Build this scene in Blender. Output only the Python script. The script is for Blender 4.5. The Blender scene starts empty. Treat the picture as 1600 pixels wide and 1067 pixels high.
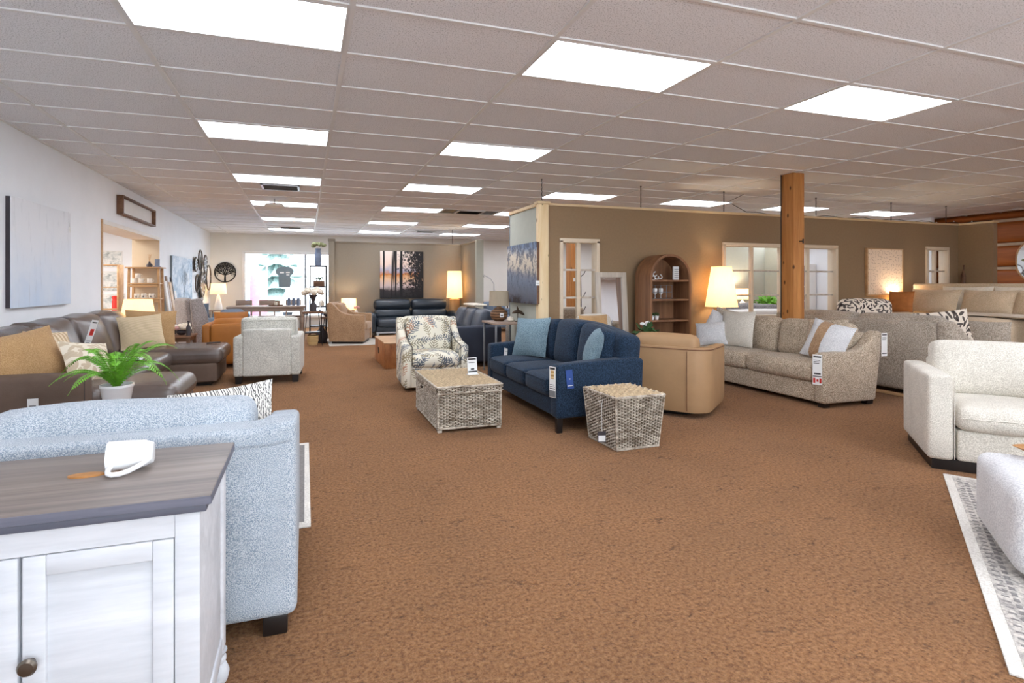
import bpy, bmesh, math, random
from mathutils import Matrix, Vector, Euler
random.seed(7)
PI = math.pi
scene = bpy.context.scene
COL = scene.collection

# ------------------------------------------------------------------ camera
CAM_H = 1.35
CEIL = 2.861
FPX, CXP, CYP, YAW = 818.85, 734.45, 443.87, 0.3048
cam_data = bpy.data.cameras.new('camera')
cam = bpy.data.objects.new('camera', cam_data)
COL.objects.link(cam)
cam.location = (0, 0, CAM_H)
cam.rotation_euler = (PI / 2, 0, -YAW)
cam_data.sensor_width = 36.0
cam_data.lens = FPX / 1600 * 36
cam_data.shift_x = (800 - CXP) / 1600
cam_data.shift_y = -(533.5 - CYP) / 1600
cam_data.clip_start = 0.05
cam_data.clip_end = 200
scene.camera = cam

# ------------------------------------------------------------------ world, exposure
PANEL_E = 10.0
WORLD_E = 4.8
world = bpy.data.worlds.new('world')
scene.world = world
world.use_nodes = True
wn = world.node_tree.nodes
wn['Background'].inputs['Color'].default_value = (0.80, 0.90, 1.0, 1)
wn['Background'].inputs['Strength'].default_value = WORLD_E
scene.view_settings.view_transform = 'Standard'
scene.view_settings.look = 'None'
scene.view_settings.gamma = 1.0
scene.view_settings.exposure = 0.62
scene.view_settings.use_curve_mapping = False


# ------------------------------------------------------------------ materials
def lin(c):
    return tuple(((v / 255) / 12.92 if v / 255 <= 0.04045 else ((v / 255 + 0.055) / 1.055) ** 2.4) for v in c)


class NT:
    def __init__(self, name):
        self.m = bpy.data.materials.new(name)
        self.m.use_nodes = True
        self.t = self.m.node_tree
        self.n = self.t.nodes
        self.b = self.n['Principled BSDF']
        self.out = self.n['Material Output']
        self._co = None

    def add(self, typ, **kw):
        nd = self.n.new(typ)
        for k, v in kw.items():
            setattr(nd, k, v)
        return nd

    def link(self, a, b):
        self.t.links.new(a, b)

    def val(self, sock, v):
        if isinstance(v, (int, float)):
            sock.default_value = v
        elif isinstance(v, tuple):
            sock.default_value = (v + (1,)) if len(v) == 3 and sock.type == 'RGBA' else v
        else:
            self.link(v, sock)

    def co(self):
        if self._co is None:
            self._co = self.add('ShaderNodeTexCoord').outputs['Object']
        return self._co

    def mapped(self, scale=(1, 1, 1), rot=(0, 0, 0), loc=(0, 0, 0)):
        mp = self.add('ShaderNodeMapping')
        self.link(self.co(), mp.inputs['Vector'])
        mp.inputs['Scale'].default_value = scale
        mp.inputs['Rotation'].default_value = rot
        mp.inputs['Location'].default_value = loc
        return mp.outputs[0]

    def noise(self, scale, detail=3, rough=0.55, vec=None, dist=0.0):
        nd = self.add('ShaderNodeTexNoise')
        self.link(vec if vec is not None else self.co(), nd.inputs['Vector'])
        nd.inputs['Scale'].default_value = scale
        nd.inputs['Detail'].default_value = detail
        nd.inputs['Roughness'].default_value = rough
        nd.inputs['Distortion'].default_value = dist
        return nd.outputs['Fac']

    def math(self, op, a, b=0.0, c=0.0):
        nd = self.add('ShaderNodeMath', operation=op)
        self.val(nd.inputs[0], a)
        self.val(nd.inputs[1], b)
        if op in ('MULTIPLY_ADD', 'COMPARE', 'SMOOTH_MIN'):
            self.val(nd.inputs[2], c)
        return nd.outputs[0]

    def ramp(self, fac, stops):
        nd = self.add('ShaderNodeValToRGB')
        self.link(fac, nd.inputs[0])
        el = nd.color_ramp.elements
        while len(el) < len(stops):
            el.new(0.5)
        for e, (p, c) in zip(el, stops):
            e.position = p
            e.color = tuple(c) + (1,)
        return nd.outputs[0]

    def mix(self, fac, a, b):
        nd = self.add('ShaderNodeMix', data_type='RGBA')
        self.val(nd.inputs[0], fac)
        self.val(nd.inputs[6], a)
        self.val(nd.inputs[7], b)
        return nd.outputs[2]

    def bump(self, h, strength=0.3, dist=0.01):
        nd = self.add('ShaderNodeBump')
        self.link(h, nd.inputs['Height'])
        nd.inputs['Strength'].default_value = strength
        nd.inputs['Distance'].default_value = dist
        self.link(nd.outputs[0], self.b.inputs['Normal'])

    def set(self, color=None, rough=None, metal=None, spec=None, sheen=None):
        if color is not None:
            self.val(self.b.inputs['Base Color'], color)
        if rough is not None:
            self.val(self.b.inputs['Roughness'], rough)
        if metal is not None:
            self.b.inputs['Metallic'].default_value = metal
        if spec is not None:
            self.b.inputs['Specular IOR Level'].default_value = spec
        if sheen is not None:
            self.b.inputs['Sheen Weight'].default_value = sheen
        return self.m

    def xyz(self, vec=None):
        nd = self.add('ShaderNodeSeparateXYZ')
        self.link(vec if vec is not None else self.co(), nd.inputs[0])
        return nd.outputs


def sc(c, k):
    return tuple(min(1, v * k) for v in c)


def plain(name, rgb, rough=0.6, metal=0.0, var=0.12, nscale=8, bump=0.0, bscale=60, spec=0.4):
    t = NT(name)
    c = lin(rgb)
    f = t.noise(nscale, 3)
    col = t.ramp(f, [(0.3, sc(c, 1 - var)), (0.7, sc(c, 1 + var))])
    t.set(col, rough, metal, spec)
    if bump:
        t.bump(t.noise(bscale, 2), bump, 0.004)
    return t.m


def fabric(name, dark, light, scale=260, big=5, bump=0.35, rough=0.9, sheen=0.15, bias=0.5):
    t = NT(name)
    a, b = lin(dark), lin(light)
    f = t.noise(scale, 2, 0.7)
    g = t.noise(big, 3)
    col = t.ramp(f, [(bias - 0.11, a), (bias + 0.11, b)])
    col2 = t.ramp(g, [(0.25, (0.86,) * 3), (0.75, (1.1,) * 3)])
    mx = t.add('ShaderNodeMix', data_type='RGBA', blend_type='MULTIPLY')
    mx.inputs[0].default_value = 1
    t.link(col, mx.inputs[6])
    t.link(col2, mx.inputs[7])
    t.set(mx.outputs[2], rough, 0, 0.2, sheen)
    t.bump(f, bump, 0.004)
    return t.m


def leather(name, rgb, rough=0.42, spec=0.5, var=0.15):
    t = NT(name)
    c = lin(rgb)
    g = t.noise(3.5, 4)
    t.set(t.ramp(g, [(0.3, sc(c, 1 - var)), (0.7, sc(c, 1 + var))]), rough, 0, spec)
    v = t.add('ShaderNodeTexVoronoi')
    t.link(t.co(), v.inputs['Vector'])
    v.inputs['Scale'].default_value = 190
    h = t.math('ADD', t.math('MULTIPLY', v.outputs['Distance'], 0.25), t.noise(9, 3))
    t.bump(h, 0.22, 0.012)
    return t.m


def wood(name, c1, c2, axis='x', scale=9, rough=0.55, knots=False, stretch=0.07, bump=0.15):
    t = NT(name)
    s = {'x': (stretch, 1, 1), 'y': (1, stretch, 1), 'z': (1, 1, stretch)}[axis]
    v = t.mapped(s)
    f = t.noise(scale, 5, 0.6, v, 0.6)
    g = t.noise(scale * 6, 3, 0.6, v)
    h = t.math('ADD', t.math('MULTIPLY', f, 0.75), t.math('MULTIPLY', g, 0.25))
    col = t.ramp(h, [(0.36, lin(c1)), (0.64, lin(c2))])
    if knots:
        vo = t.add('ShaderNodeTexVoronoi')
        t.link(t.mapped((1, 1, 0.45)), vo.inputs['Vector'])
        vo.inputs['Scale'].default_value = 9
        k = t.ramp(vo.outputs['Distance'], [(0.09, (1, 1, 1)), (0.15, (0, 0, 0))])
        col = t.mix(k, col, sc(lin(c1), 0.3))
    t.set(col, rough, 0, 0.35)
    t.bump(h, bump, 0.004)
    return t.m


def emit(name, rgb, strength):
    t = NT(name)
    t.set(lin(rgb), 0.5)
    t.b.inputs['Emission Color'].default_value = lin(rgb) + (1,)
    t.b.inputs['Emission Strength'].default_value = strength
    return t.m


def m_carpet():
    t = NT('carpet_brown')
    fine = t.noise(58, 5, 0.8)
    mid = t.noise(11, 5, 0.7, t.mapped((1.0, 2.0, 1)), 1.3)
    big = t.noise(1.1, 4, 0.6)
    a = t.ramp(fine, [(0.30, lin((72, 42, 21))), (0.48, lin((142, 99, 62))), (0.72, lin((184, 139, 95)))])
    crease = t.ramp(mid, [(0.30, (0.35,) * 3), (0.43, (1.0,) * 3)])  # pile creases, their shade multiplied into the colour
    bigc = t.ramp(big, [(0.25, (0.84, 0.84, 0.84)), (0.75, (1.12, 1.10, 1.08))])
    m1 = t.add('ShaderNodeMix', data_type='RGBA', blend_type='MULTIPLY')
    m1.inputs[0].default_value = 0.8
    t.link(a, m1.inputs[6]); t.link(crease, m1.inputs[7])
    m2 = t.add('ShaderNodeMix', data_type='RGBA', blend_type='MULTIPLY')
    m2.inputs[0].default_value = 1
    t.link(m1.outputs[2], m2.inputs[6]); t.link(bigc, m2.inputs[7])
    t.set(m2.outputs[2], 1.0, 0, 0.05, 0.1)
    t.bump(t.math('ADD', fine, mid), 0.7, 0.02)
    return t.m


def m_tile():
    t = NT('acoustic_tile')
    info = t.add('ShaderNodeObjectInfo')
    f = t.noise(130, 2, 0.7)
    k = t.ramp(f, [(0.34, lin((164, 163, 164))), (0.46, lin((240, 240, 243)))])
    tint = t.ramp(info.outputs['Random'], [(0, (0.955, 0.95, 0.945)), (1, (1, 0.995, 0.99))])
    m = t.add('ShaderNodeMix', data_type='RGBA', blend_type='MULTIPLY')
    m.inputs[0].default_value = 1
    t.link(k, m.inputs[6]); t.link(tint, m.inputs[7])
    t.set(m.outputs[2], 0.95, 0, 0.1)
    t.bump(f, 0.25, 0.003)
    return t.m


def m_panel(name, strength):
    # two fluorescent tubes behind a frosted diffuser
    t = NT(name)
    y = t.xyz()[1]
    def tube(c):
        d = t.math('SUBTRACT', y, c)
        return t.math('POWER', 2.718, t.math('MULTIPLY', t.math('MULTIPLY', d, d), -180.0))
    g = t.math('ADD', tube(0.13), tube(-0.13))
    s = t.math('MULTIPLY', t.math('ADD', t.math('MULTIPLY', g, 0.6), 0.55), strength)
    t.set(lin((246, 246, 244)), 0.4)
    t.b.inputs['Emission Color'].default_value = lin((238, 244, 255)) + (1,)
    t.link(s, t.b.inputs['Emission Strength'])
    return t.m


def m_shade(name, rgb, e, trans=0.55):
    t = NT(name)
    d = t.add('ShaderNodeBsdfDiffuse'); d.inputs['Color'].default_value = lin(rgb) + (1,)
    tr = t.add('ShaderNodeBsdfTranslucent'); tr.inputs['Color'].default_value = lin(rgb) + (1,)
    ms = t.add('ShaderNodeMixShader'); ms.inputs[0].default_value = trans
    em = t.add('ShaderNodeEmission'); em.inputs['Color'].default_value = lin((255, 228, 180)) + (1,)
    em.inputs['Strength'].default_value = e
    ad = t.add('ShaderNodeAddShader')
    wv = t.noise(90, 2, 0.5, t.mapped((1, 1, 0.08)))
    t.link(t.ramp(wv, [(0.3, sc(lin(rgb), 0.85)), (0.7, lin(rgb))]), d.inputs['Color'])
    t.link(d.outputs[0], ms.inputs[1]); t.link(tr.outputs[0], ms.inputs[2])
    t.link(ms.outputs[0], ad.inputs[0]); t.link(em.outputs[0], ad.inputs[1])
    t.link(ad.outputs[0], t.out.inputs['Surface'])
    return t.m


def m_glass(name, tint=(1, 1, 1)):
    t = NT(name)
    tr = t.add('ShaderNodeBsdfTransparent'); tr.inputs['Color'].default_value = tint + (1,)
    gl = t.add('ShaderNodeBsdfGlossy'); gl.inputs['Roughness'].default_value = 0.02
    fr = t.add('ShaderNodeLayerWeight'); fr.inputs['Blend'].default_value = 0.12
    ms = t.add('ShaderNodeMixShader')
    t.link(fr.outputs[0], ms.inputs[0]); t.link(tr.outputs[0], ms.inputs[1]); t.link(gl.outputs[0], ms.inputs[2])
    t.link(ms.outputs[0], t.out.inputs['Surface'])
    return t.m


def m_fern_print():
    t = NT('fern_print_fabric')
    x, y, z = t.xyz()
    u = t.math('ADD', x, t.math('MULTIPLY', y, 0.6))
    v = t.math('ADD', z, t.math('MULTIPLY', y, 0.75))
    cb = t.add('ShaderNodeCombineXYZ'); t.link(u, cb.inputs[0]); t.link(v, cb.inputs[1])
    base = lin((232, 226, 208))
    col = base
    for layer, (sca, off, k) in enumerate(((3.7, 0.0, 1.0), (4.3, 3.3, 1.0), (4.9, 8.1, 1.0))):
        mp = t.add('ShaderNodeMapping'); mp.inputs['Location'].default_value = (off, off * 0.7, 0)
        t.link(cb.outputs[0], mp.inputs[0])
        vo = t.add('ShaderNodeTexVoronoi', voronoi_dimensions='2D')
        vo.inputs['Scale'].default_value = sca; vo.inputs['Randomness'].default_value = 0.75
        t.link(mp.outputs[0], vo.inputs['Vector'])
        sub = t.add('ShaderNodeVectorMath', operation='SUBTRACT')
        t.link(mp.outputs[0], sub.inputs[0]); t.link(vo.outputs['Position'], sub.inputs[1])
        rgb = t.add('ShaderNodeSeparateColor'); t.link(vo.outputs['Color'], rgb.inputs[0])
        ro = t.add('ShaderNodeVectorRotate', rotation_type='Z_AXIS')
        t.link(sub.outputs[0], ro.inputs['Vector'])
        t.link(t.math('MULTIPLY', t.math('SUBTRACT', rgb.outputs[0], 0.5), 3.6), ro.inputs['Angle'])
        lx, ly, _ = t.xyz(ro.outputs[0])
        ax = t.math('ABSOLUTE', lx)
        yy = t.math('MULTIPLY', ly, sca)            # -0.6..0.6
        env = t.math('MULTIPLY', t.math('SUBTRACT', 0.62, t.math('ABSOLUTE', yy)), 0.40 / sca)
        inside = t.math('LESS_THAN', ax, env)
        chev = t.math('SINE', t.math('MULTIPLY', t.math('SUBTRACT', ly, t.math('MULTIPLY', ax, 0.9)), 175.0))
        leaf = t.math('GREATER_THAN', chev, 0.2)
        stem = t.math('LESS_THAN', ax, 0.004)
        msk = t.math('MULTIPLY', inside, t.math('MAXIMUM', leaf, stem))
        msk = t.math('MULTIPLY', msk, 0.88)
        lc = t.ramp(rgb.outputs[1], [(0.0, lin((82, 92, 106))), (0.3, lin((126, 118, 98))), (0.5, lin((104, 114, 126))),
                                     (0.66, lin((150, 136, 106))), (0.85, lin((188, 136, 104)))])
        lc.node.color_ramp.interpolation = 'CONSTANT'
        col = t.mix(msk, col, lc)
    t.set(col, 0.85, 0, 0.2)
    t.bump(t.noise(300, 2), 0.2, 0.003)
    return t.m


def m_leaf_print(name, base, ink, scale=9, a=.16, b=.5, spin=6.28, layers=2, rand=.8):
    t = NT(name)
    x, y, z = t.xyz()
    u = t.math('ADD', x, t.math('MULTIPLY', y, 0.6))
    v = t.math('ADD', z, t.math('MULTIPLY', y, 0.75))
    cb = t.add('ShaderNodeCombineXYZ'); t.link(u, cb.inputs[0]); t.link(v, cb.inputs[1])
    col = lin(base)
    for L in range(layers):
        mp = t.add('ShaderNodeMapping'); mp.inputs['Location'].default_value = (L * 3.37, L * 1.91, 0)
        t.link(cb.outputs[0], mp.inputs[0])
        vo = t.add('ShaderNodeTexVoronoi', voronoi_dimensions='2D')
        vo.inputs['Scale'].default_value = scale; vo.inputs['Randomness'].default_value = rand
        t.link(mp.outputs[0], vo.inputs['Vector'])
        sub = t.add('ShaderNodeVectorMath', operation='SUBTRACT')
        t.link(mp.outputs[0], sub.inputs[0]); t.link(vo.outputs['Position'], sub.inputs[1])
        rgb = t.add('ShaderNodeSeparateColor'); t.link(vo.outputs['Color'], rgb.inputs[0])
        ro = t.add('ShaderNodeVectorRotate', rotation_type='Z_AXIS')
        t.link(sub.outputs[0], ro.inputs['Vector'])
        t.link(t.math('MULTIPLY', t.math('SUBTRACT', rgb.outputs[0], 0.5), spin), ro.inputs['Angle'])
        lx, ly, _ = t.xyz(ro.outputs[0])
        ex = t.math('POWER', t.math('MULTIPLY', lx, scale / a), 2.0)
        ey = t.math('POWER', t.math('MULTIPLY', ly, scale / b), 2.0)
        k = t.math('LESS_THAN', t.math('ADD', ex, ey), 1.0)
        col = t.mix(t.math('MULTIPLY', k, 0.9), col, lin(ink))
    t.set(col, 0.9, 0, 0.15)
    t.bump(t.noise(250, 2), 0.25, 0.003)
    return t.m


def m_twig_print(name, base, ink, scale=20, thin=0.35, stretch=(1, 1, 1), thr=0.2):
    t = NT(name)
    vo = t.add('ShaderNodeTexVoronoi', distance='EUCLIDEAN')
    t.link(t.mapped(stretch, (0.3, 0.5, 0.6)), vo.inputs['Vector'])
    vo.inputs['Scale'].default_value = scale
    n = t.noise(scale * 1.3, 2)
    k = t.ramp(t.math('ADD', vo.outputs['Distance'], t.math('MULTIPLY', n, thin)), [(thr + 0.15, (1, 1, 1)), (thr + 0.2, (0, 0, 0))])
    t.set(t.mix(k, lin(base), lin(ink)), 0.9, 0, 0.15)
    t.bump(t.noise(250, 2), 0.25, 0.003)
    return t.m


def m_stripes(name, a, b, axis=2, freq=120, rough=0.9, thr=0.0, bump=0.3):
    t = NT(name)
    c = t.xyz()[axis]
    s = t.math('SINE', t.math('ADD', t.math('MULTIPLY', c, freq), t.math('MULTIPLY', t.noise(9, 2), 3.0)))
    t.set(t.ramp(t.math('MULTIPLY_ADD', s, 0.5, 0.5), [(0.25, lin(a)), (0.7, lin(b))]), rough, 0, 0.2)
    t.bump(s, bump, 0.004)
    return t.m


def m_rug():
    t = NT('patterned_rug')
    f = t.noise(14, 5, 0.75)
    g = t.noise(60, 3, 0.7)
    vo = t.add('ShaderNodeTexVoronoi', feature='DISTANCE_TO_EDGE')
    t.link(t.co(), vo.inputs['Vector']); vo.inputs['Scale'].default_value = 16
    e = t.ramp(vo.outputs['Distance'], [(0.03, (1, 1, 1)), (0.09, (0, 0, 0))])
    base = t.ramp(t.math('ADD', t.math('MULTIPLY', f, 0.6), t.math('MULTIPLY', g, 0.4)),
                  [(0.36, lin((128, 124, 122))), (0.56, lin((206, 199, 190)))])
    col = t.mix(t.math('MULTIPLY', e, 0.35), base, lin((110, 106, 106)))
    t.set(col, 1.0, 0, 0.1)
    t.bump(g, 0.4, 0.004)
    return t.m


def m_paint_drip():
    t = NT('pale_blue_canvas')
    x, y, z = t.xyz()
    streak = t.noise(14, 4, 0.7, t.mapped((1, 3.0, 0.16)))
    g = t.math('ADD', t.math('MULTIPLY', z, -0.75), t.math('MULTIPLY', t.noise(2.2, 3), 0.6))
    c1 = t.ramp(g, [(0.1, lin((236, 237, 240))), (0.42, lin((226, 232, 241))), (0.75, lin((200, 216, 236)))])
    k = t.ramp(streak, [(0.55, (0, 0, 0)), (0.75, (0.35,) * 3)])
    t.set(t.mix(k, c1, lin((164, 166, 172))), 0.7, 0, 0.2)
    t.bump(streak, 0.1, 0.003)
    return t.m


def m_forest():
    t = NT('forest_canvas')
    x, y, z = t.xyz()
    zz = t.math('ADD', z, t.math('MULTIPLY', t.math('SUBTRACT', t.noise(7, 3), 0.5), 0.28))
    zn = t.math('DIVIDE', zz, 1.25)
    bg = t.ramp(zn, [(0.0, lin((38, 40, 42))), (0.16, lin((60, 54, 56))), (0.27, lin((206, 188, 186))), (0.40, lin((222, 186, 150))),
                     (0.50, lin((196, 120, 52))), (0.58, lin((170, 168, 186))), (0.72, lin((226, 204, 190))), (1.0, lin((232, 218, 208)))])
    trunk = t.noise(9, 2, 0.5, t.mapped((1.3, 1, 0.03), (0, 0, 0), (0.37, 0, 0)))
    tr = t.ramp(trunk, [(0.60, (0, 0, 0)), (0.63, (1, 1, 1))])
    fol = t.noise(15, 5, 0.8)
    side = t.math('MULTIPLY', t.math('SUBTRACT', x, -0.05), 0.35)
    fo = t.ramp(t.math('ADD', fol, side), [(0.55, (0, 0, 0)), (0.60, (1, 1, 1))])
    k = t.math('MAXIMUM', tr, fo)
    t.set(t.mix(k, bg, lin((34, 32, 34))), 0.6, 0, 0.3)
    t.bump(fol, 0.15, 0.004)
    return t.m


def m_cloudscape(name, cols, scale=4, rough=0.7):
    t = NT(name)
    f = t.noise(scale, 6, 0.7, t.mapped((1, 1, 1.6)), 0.8)
    n = len(cols)
    t.set(t.ramp(f, [(0.3 + 0.4 * i / (n - 1), lin(c)) for i, c in enumerate(cols)]), rough, 0, 0.3)
    return t.m


def m_lake():
    t = NT('lake_canvas')
    x, y, z = t.xyz()
    n = t.noise(6, 5, 0.75)
    zz = t.math('DIVIDE', t.math('ADD', z, t.math('MULTIPLY', t.math('SUBTRACT', n, 0.5), 0.35)), 0.9)
    zz = t.math('ADD', zz, t.math('MULTIPLY', x, 0.12))
    bg = t.ramp(zz, [(0.02, lin((58, 46, 42))), (0.12, lin((96, 98, 108))), (0.40, lin((112, 122, 138))), (0.50, lin((128, 130, 140))), (0.60, lin((200, 188, 170))),
                     (0.78, lin((216, 204, 184))), (0.95, lin((120, 140, 168)))])
    br_ = t.noise(13, 4, 0.8, t.mapped((1, 1, .6)))
    k = t.ramp(t.math('ADD', br_, t.math('MULTIPLY', zz, .10)), [(0.56, (0, 0, 0)), (0.62, (1, 1, 1))])
    t.set(t.mix(t.math('MULTIPLY', k, .85), bg, lin((86, 92, 106))), 0.6, 0, 0.3)
    return t.m


M = {}
M['carpet'] = m_carpet()
M['tile'] = m_tile()
M['tbar'] = plain('grid_metal_white', (226, 224, 222), 0.45, 0, 0.03)
M['panel_on'] = m_panel('lit_diffuser', PANEL_E)
M['panel_off'] = plain('unlit_diffuser', (240, 241, 241), 0.35, 0, 0.02)
M['white_wall'] = plain('white_wall_paint', (245, 247, 250), 0.8, 0, 0.02, 3, 0.06, 90)
M['back_wall'] = plain('off_white_wall_paint', (226, 224, 218), 0.8, 0, 0.02, 3)
M['tan_wall'] = plain('tan_wall_paint', (146, 121, 92), 0.85, 0, 0.04, 30, 0.12, 120)
M['taupe_wall'] = plain('taupe_wall_paint', (140, 129, 114), 0.85, 0, 0.03, 20, 0.08, 100)
M['sage_wall'] = plain('sage_wall_paint', (178, 180, 168), 0.85, 0, 0.03, 12)
M['beige_wall'] = plain('beige_wall_paint', (208, 190, 164), 0.8, 0, 0.02)
M['pine'] = wood('pale_pine', (226, 196, 148), (242, 220, 180), 'z', 8, 0.55, True)
M['pine_x'] = wood('pale_pine_trim', (206, 178, 136), (226, 200, 160), 'x', 8, 0.55)
M['cedar'] = wood('cedar_post', (160, 100, 48), (206, 144, 82), 'z', 7, 0.6, True)
M['log'] = wood('log_orange', (128, 66, 22), (176, 98, 38), 'y', 6, 0.5)
M['chink'] = plain('log_chinking', (196, 172, 146), 0.9)
M['oak'] = wood('light_oak', (176, 136, 94), (206, 168, 124), 'x', 8, 0.5)
M['arch_wood'] = wood('brown_mango_wood', (112, 76, 52), (152, 108, 76), 'z', 8, 0.5)
M['walnut'] = wood('walnut', (92, 62, 44), (134, 96, 68), 'x', 8, 0.5)
M['table_wood'] = wood('washed_table_wood', (140, 118, 104), (178, 158, 142), 'x', 8, 0.5)
M['grey_top'] = wood('grey_stained_top', (98, 90, 86), (142, 130, 122), 'x', 12, 0.42, False, 0.05)
M['grey_edge'] = wood('blue_grey_edge', (92, 94, 106), (122, 122, 134), 'x', 12, 0.5)
M['white_paint'] = wood('distressed_white_paint', (196, 199, 203), (220, 222, 226), 'x', 10, 0.55, False, 0.12, 0.3)
M['teak'] = wood('teak_root', (128, 74, 38), (188, 126, 76), 'z', 6, 0.5, False, 0.3)
M['teak_top'] = wood('teak_root_top', (176, 136, 98), (206, 172, 134), 'x', 6, 0.5, False, 0.3)
M['white_frame'] = plain('cream_window_frame', (222, 204, 178), 0.5, 0, 0.03)
M['white'] = plain('white_ceramic', (244, 244, 244), 0.2, 0, 0.01, 8, 0, 60, 0.6)
M['white_matte'] = plain('white_matte', (238, 236, 232), 0.7, 0, 0.02)
M['paper'] = plain('paper_white', (232, 232, 230), 0.7, 0, 0.03)
M['print'] = plain('print_dark', (62, 60, 60), 0.7)
M['red'] = plain('print_red', (196, 44, 34), 0.6)
M['blue_print'] = plain('print_blue', (34, 66, 130), 0.6)
M['black'] = plain('black_metal', (32, 31, 32), 0.45, 0.3, 0.1)
M['dark_leg'] = plain('espresso_leg', (30, 24, 22), 0.4, 0, 0.1)
M['pewter'] = plain('pewter_knob', (120, 112, 102), 0.35, 0.9, 0.15)
M['steel'] = plain('brushed_steel', (176, 178, 180), 0.35, 0.8, 0.05)
M['chain'] = plain('dark_chain', (52, 46, 42), 0.5, 0.6)
M['bronze'] = plain('bronze', (84, 70, 58), 0.4, 0.6)
M['pale_metal'] = plain('grey_metal', (132, 136, 140), 0.5, 0.5)
M['heather'] = fabric('grey_blue_heather', (122, 138, 154), (204, 209, 212), 270, 4, 0.4)
M['dash_print'] = m_leaf_print('black_dash_print', (232, 228, 220), (54, 52, 54), 58, .12, .6, .9, 2)
M['brown_leather'] = leather('taupe_brown_leather', (96, 83, 76), 0.25, 0.9)
M['brown_fabric'] = leather('taupe_brown_side', (106, 88, 76), 0.6, 0.3)
M['tan_pillow'] = fabric('tan_pillow', (172, 134, 90), (202, 166, 120), 150, 5)
M['rib_pillow'] = m_stripes('ribbed_beige', (206, 184, 148), (228, 208, 174), 2, 420)
M['tuft_pillow'] = m_stripes('tufted_tan', (196, 170, 134), (232, 212, 182), 0, 120)
M['flower_pillow'] = m_leaf_print('cream_flower_pillow', (236, 226, 206), (204, 186, 158), 13, .2, .5, 6.28, 2)
M['white_fab'] = fabric('oatmeal_white', (186, 184, 174), (222, 220, 210), 70, 4)
M['wing_fab'] = fabric('wing_grey', (134, 128, 126), (172, 166, 164), 60, 4)
M['orange_leather'] = leather('cognac_leather', (176, 112, 48), 0.5, 0.4)
M['slate_fab'] = fabric('slate_blue', (98, 112, 130), (136, 150, 166), 200, 4)
M['blue_chenille'] = fabric('navy_chenille', (14, 27, 42), (40, 60, 82), 105, 7, 0.4, 0.85, 0.08)
M['blue_pillow'] = fabric('dusty_blue_pillow', (88, 110, 124), (136, 158, 166), 130, 6, .35, .9, .05)
M['navy_leather'] = leather('navy_leather', (52, 60, 74), 0.36, 0.6)
M['navy_side'] = leather('navy_side', (46, 52, 66), 0.55, 0.35)
M['teal_leather'] = leather('dark_teal_leather', (38, 48, 58), 0.3, 0.6)
M['tan_leather'] = leather('camel_leather', (164, 130, 94), 0.55, 0.35, 0.08)
M['tan_velvet'] = fabric('tan_velvet', (150, 118, 88), (184, 150, 116), 90, 6, 0.2, 0.8, 0.3)
M['beige_tweed'] = fabric('beige_tweed', (134, 116, 95), (216, 200, 178), 110, 4, 0.4)
M['grey_tweed'] = fabric('grey_beige_tweed', (146, 134, 120), (198, 186, 170), 80, 4, 0.3)
M['cream_fab'] = fabric('cream_linen', (190, 182, 168), (232, 226, 214), 170, 3, 0.4)
M['boucle'] = fabric('white_boucle', (196, 196, 198), (230, 230, 230), 130, 3, 0.7)
M['fern_print'] = m_fern_print()
M['twig_print'] = m_leaf_print('black_leaf_print', (236, 224, 208), (50, 40, 40), 14, .17, .46, 6.28, 2)
M['wicker'] = wood('wicker_grey_wash', (112, 96, 78), (222, 212, 196), 'x', 26, .75, False, .35, .2)  # streak contrast also paints the weave's highlights and dark gaps
M['wicker_dark'] = plain('wicker_core', (92, 78, 62), 0.9, 0, 0.2, 30)
M['wicker_top'] = plain('wicker_tan', (178, 156, 124), 0.75, 0, 0.3, 45, 0.3, 200)
M['rug'] = m_rug()
M['rug_edge'] = fabric('rug_cream', (206, 200, 190), (230, 226, 218), 90, 5)
M['rug_dash'] = plain('rug_dash', (128, 124, 122), 0.95, 0, 0.2, 60)
M['green'] = plain('fern_green', (112, 176, 52), 0.5, 0, 0.35, 14)
M['green_dark'] = plain('leaf_dark_green', (62, 92, 52), 0.6, 0, 0.3, 30)
M['sage'] = plain('dried_sage_leaf', (132, 136, 98), 0.8, 0, 0.3, 40)
M['petal'] = plain('cream_petal', (232, 222, 204), 0.7, 0, 0.1, 40)
M['petal_pink'] = plain('pink_petal', (206, 160, 156), 0.7, 0, 0.2, 40)
M['soil'] = plain('soil', (58, 42, 32), 0.95, 0, 0.3, 60)
M['shade_lit'] = m_shade('lit_linen_shade', (250, 232, 200), 0.3)
M['shade_dim'] = m_shade('unlit_linen_shade', (206, 192, 168), 0.0, 0.3)
M['lamp_wood'] = wood('lamp_blond_wood', (176, 132, 84), (206, 162, 110), 'z', 10)
M['vase_brown'] = m_stripes('brown_ribbed_vase', (88, 64, 46), (136, 102, 74), 2, 150, 0.5)
M['vase_dark'] = plain('charcoal_vase', (62, 56, 60), 0.5, 0, 0.2)
M['vase_blue'] = plain('grey_blue_vase', (116, 128, 150), 0.35, 0, 0.15)
M['copper'] = plain('copper_wood', (188, 132, 74), 0.4, 0.2, 0.15, 30)
M['drip'] = m_paint_drip()
M['forest'] = m_forest()
M['seascape'] = m_lake()
M['treecanvas'] = m_cloudscape('winter_tree_canvas', [(128, 150, 172), (176, 196, 214), (216, 226, 236), (232, 238, 244)], 2.6)
M['strokes'] = m_leaf_print('stroke_canvas', (232, 212, 190), (150, 124, 102), 17, .06, .42, 4.0, 1)
M['print_bw'] = m_cloudscape('ink_print', [(70, 84, 84), (200, 206, 204), (240, 240, 236), (244, 244, 240)], 6)
M['mirror'] = plain('mirror_glass', (232, 234, 234), 0.02, 1.0, 0.0)
M['glass'] = m_glass('window_glass')
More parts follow.
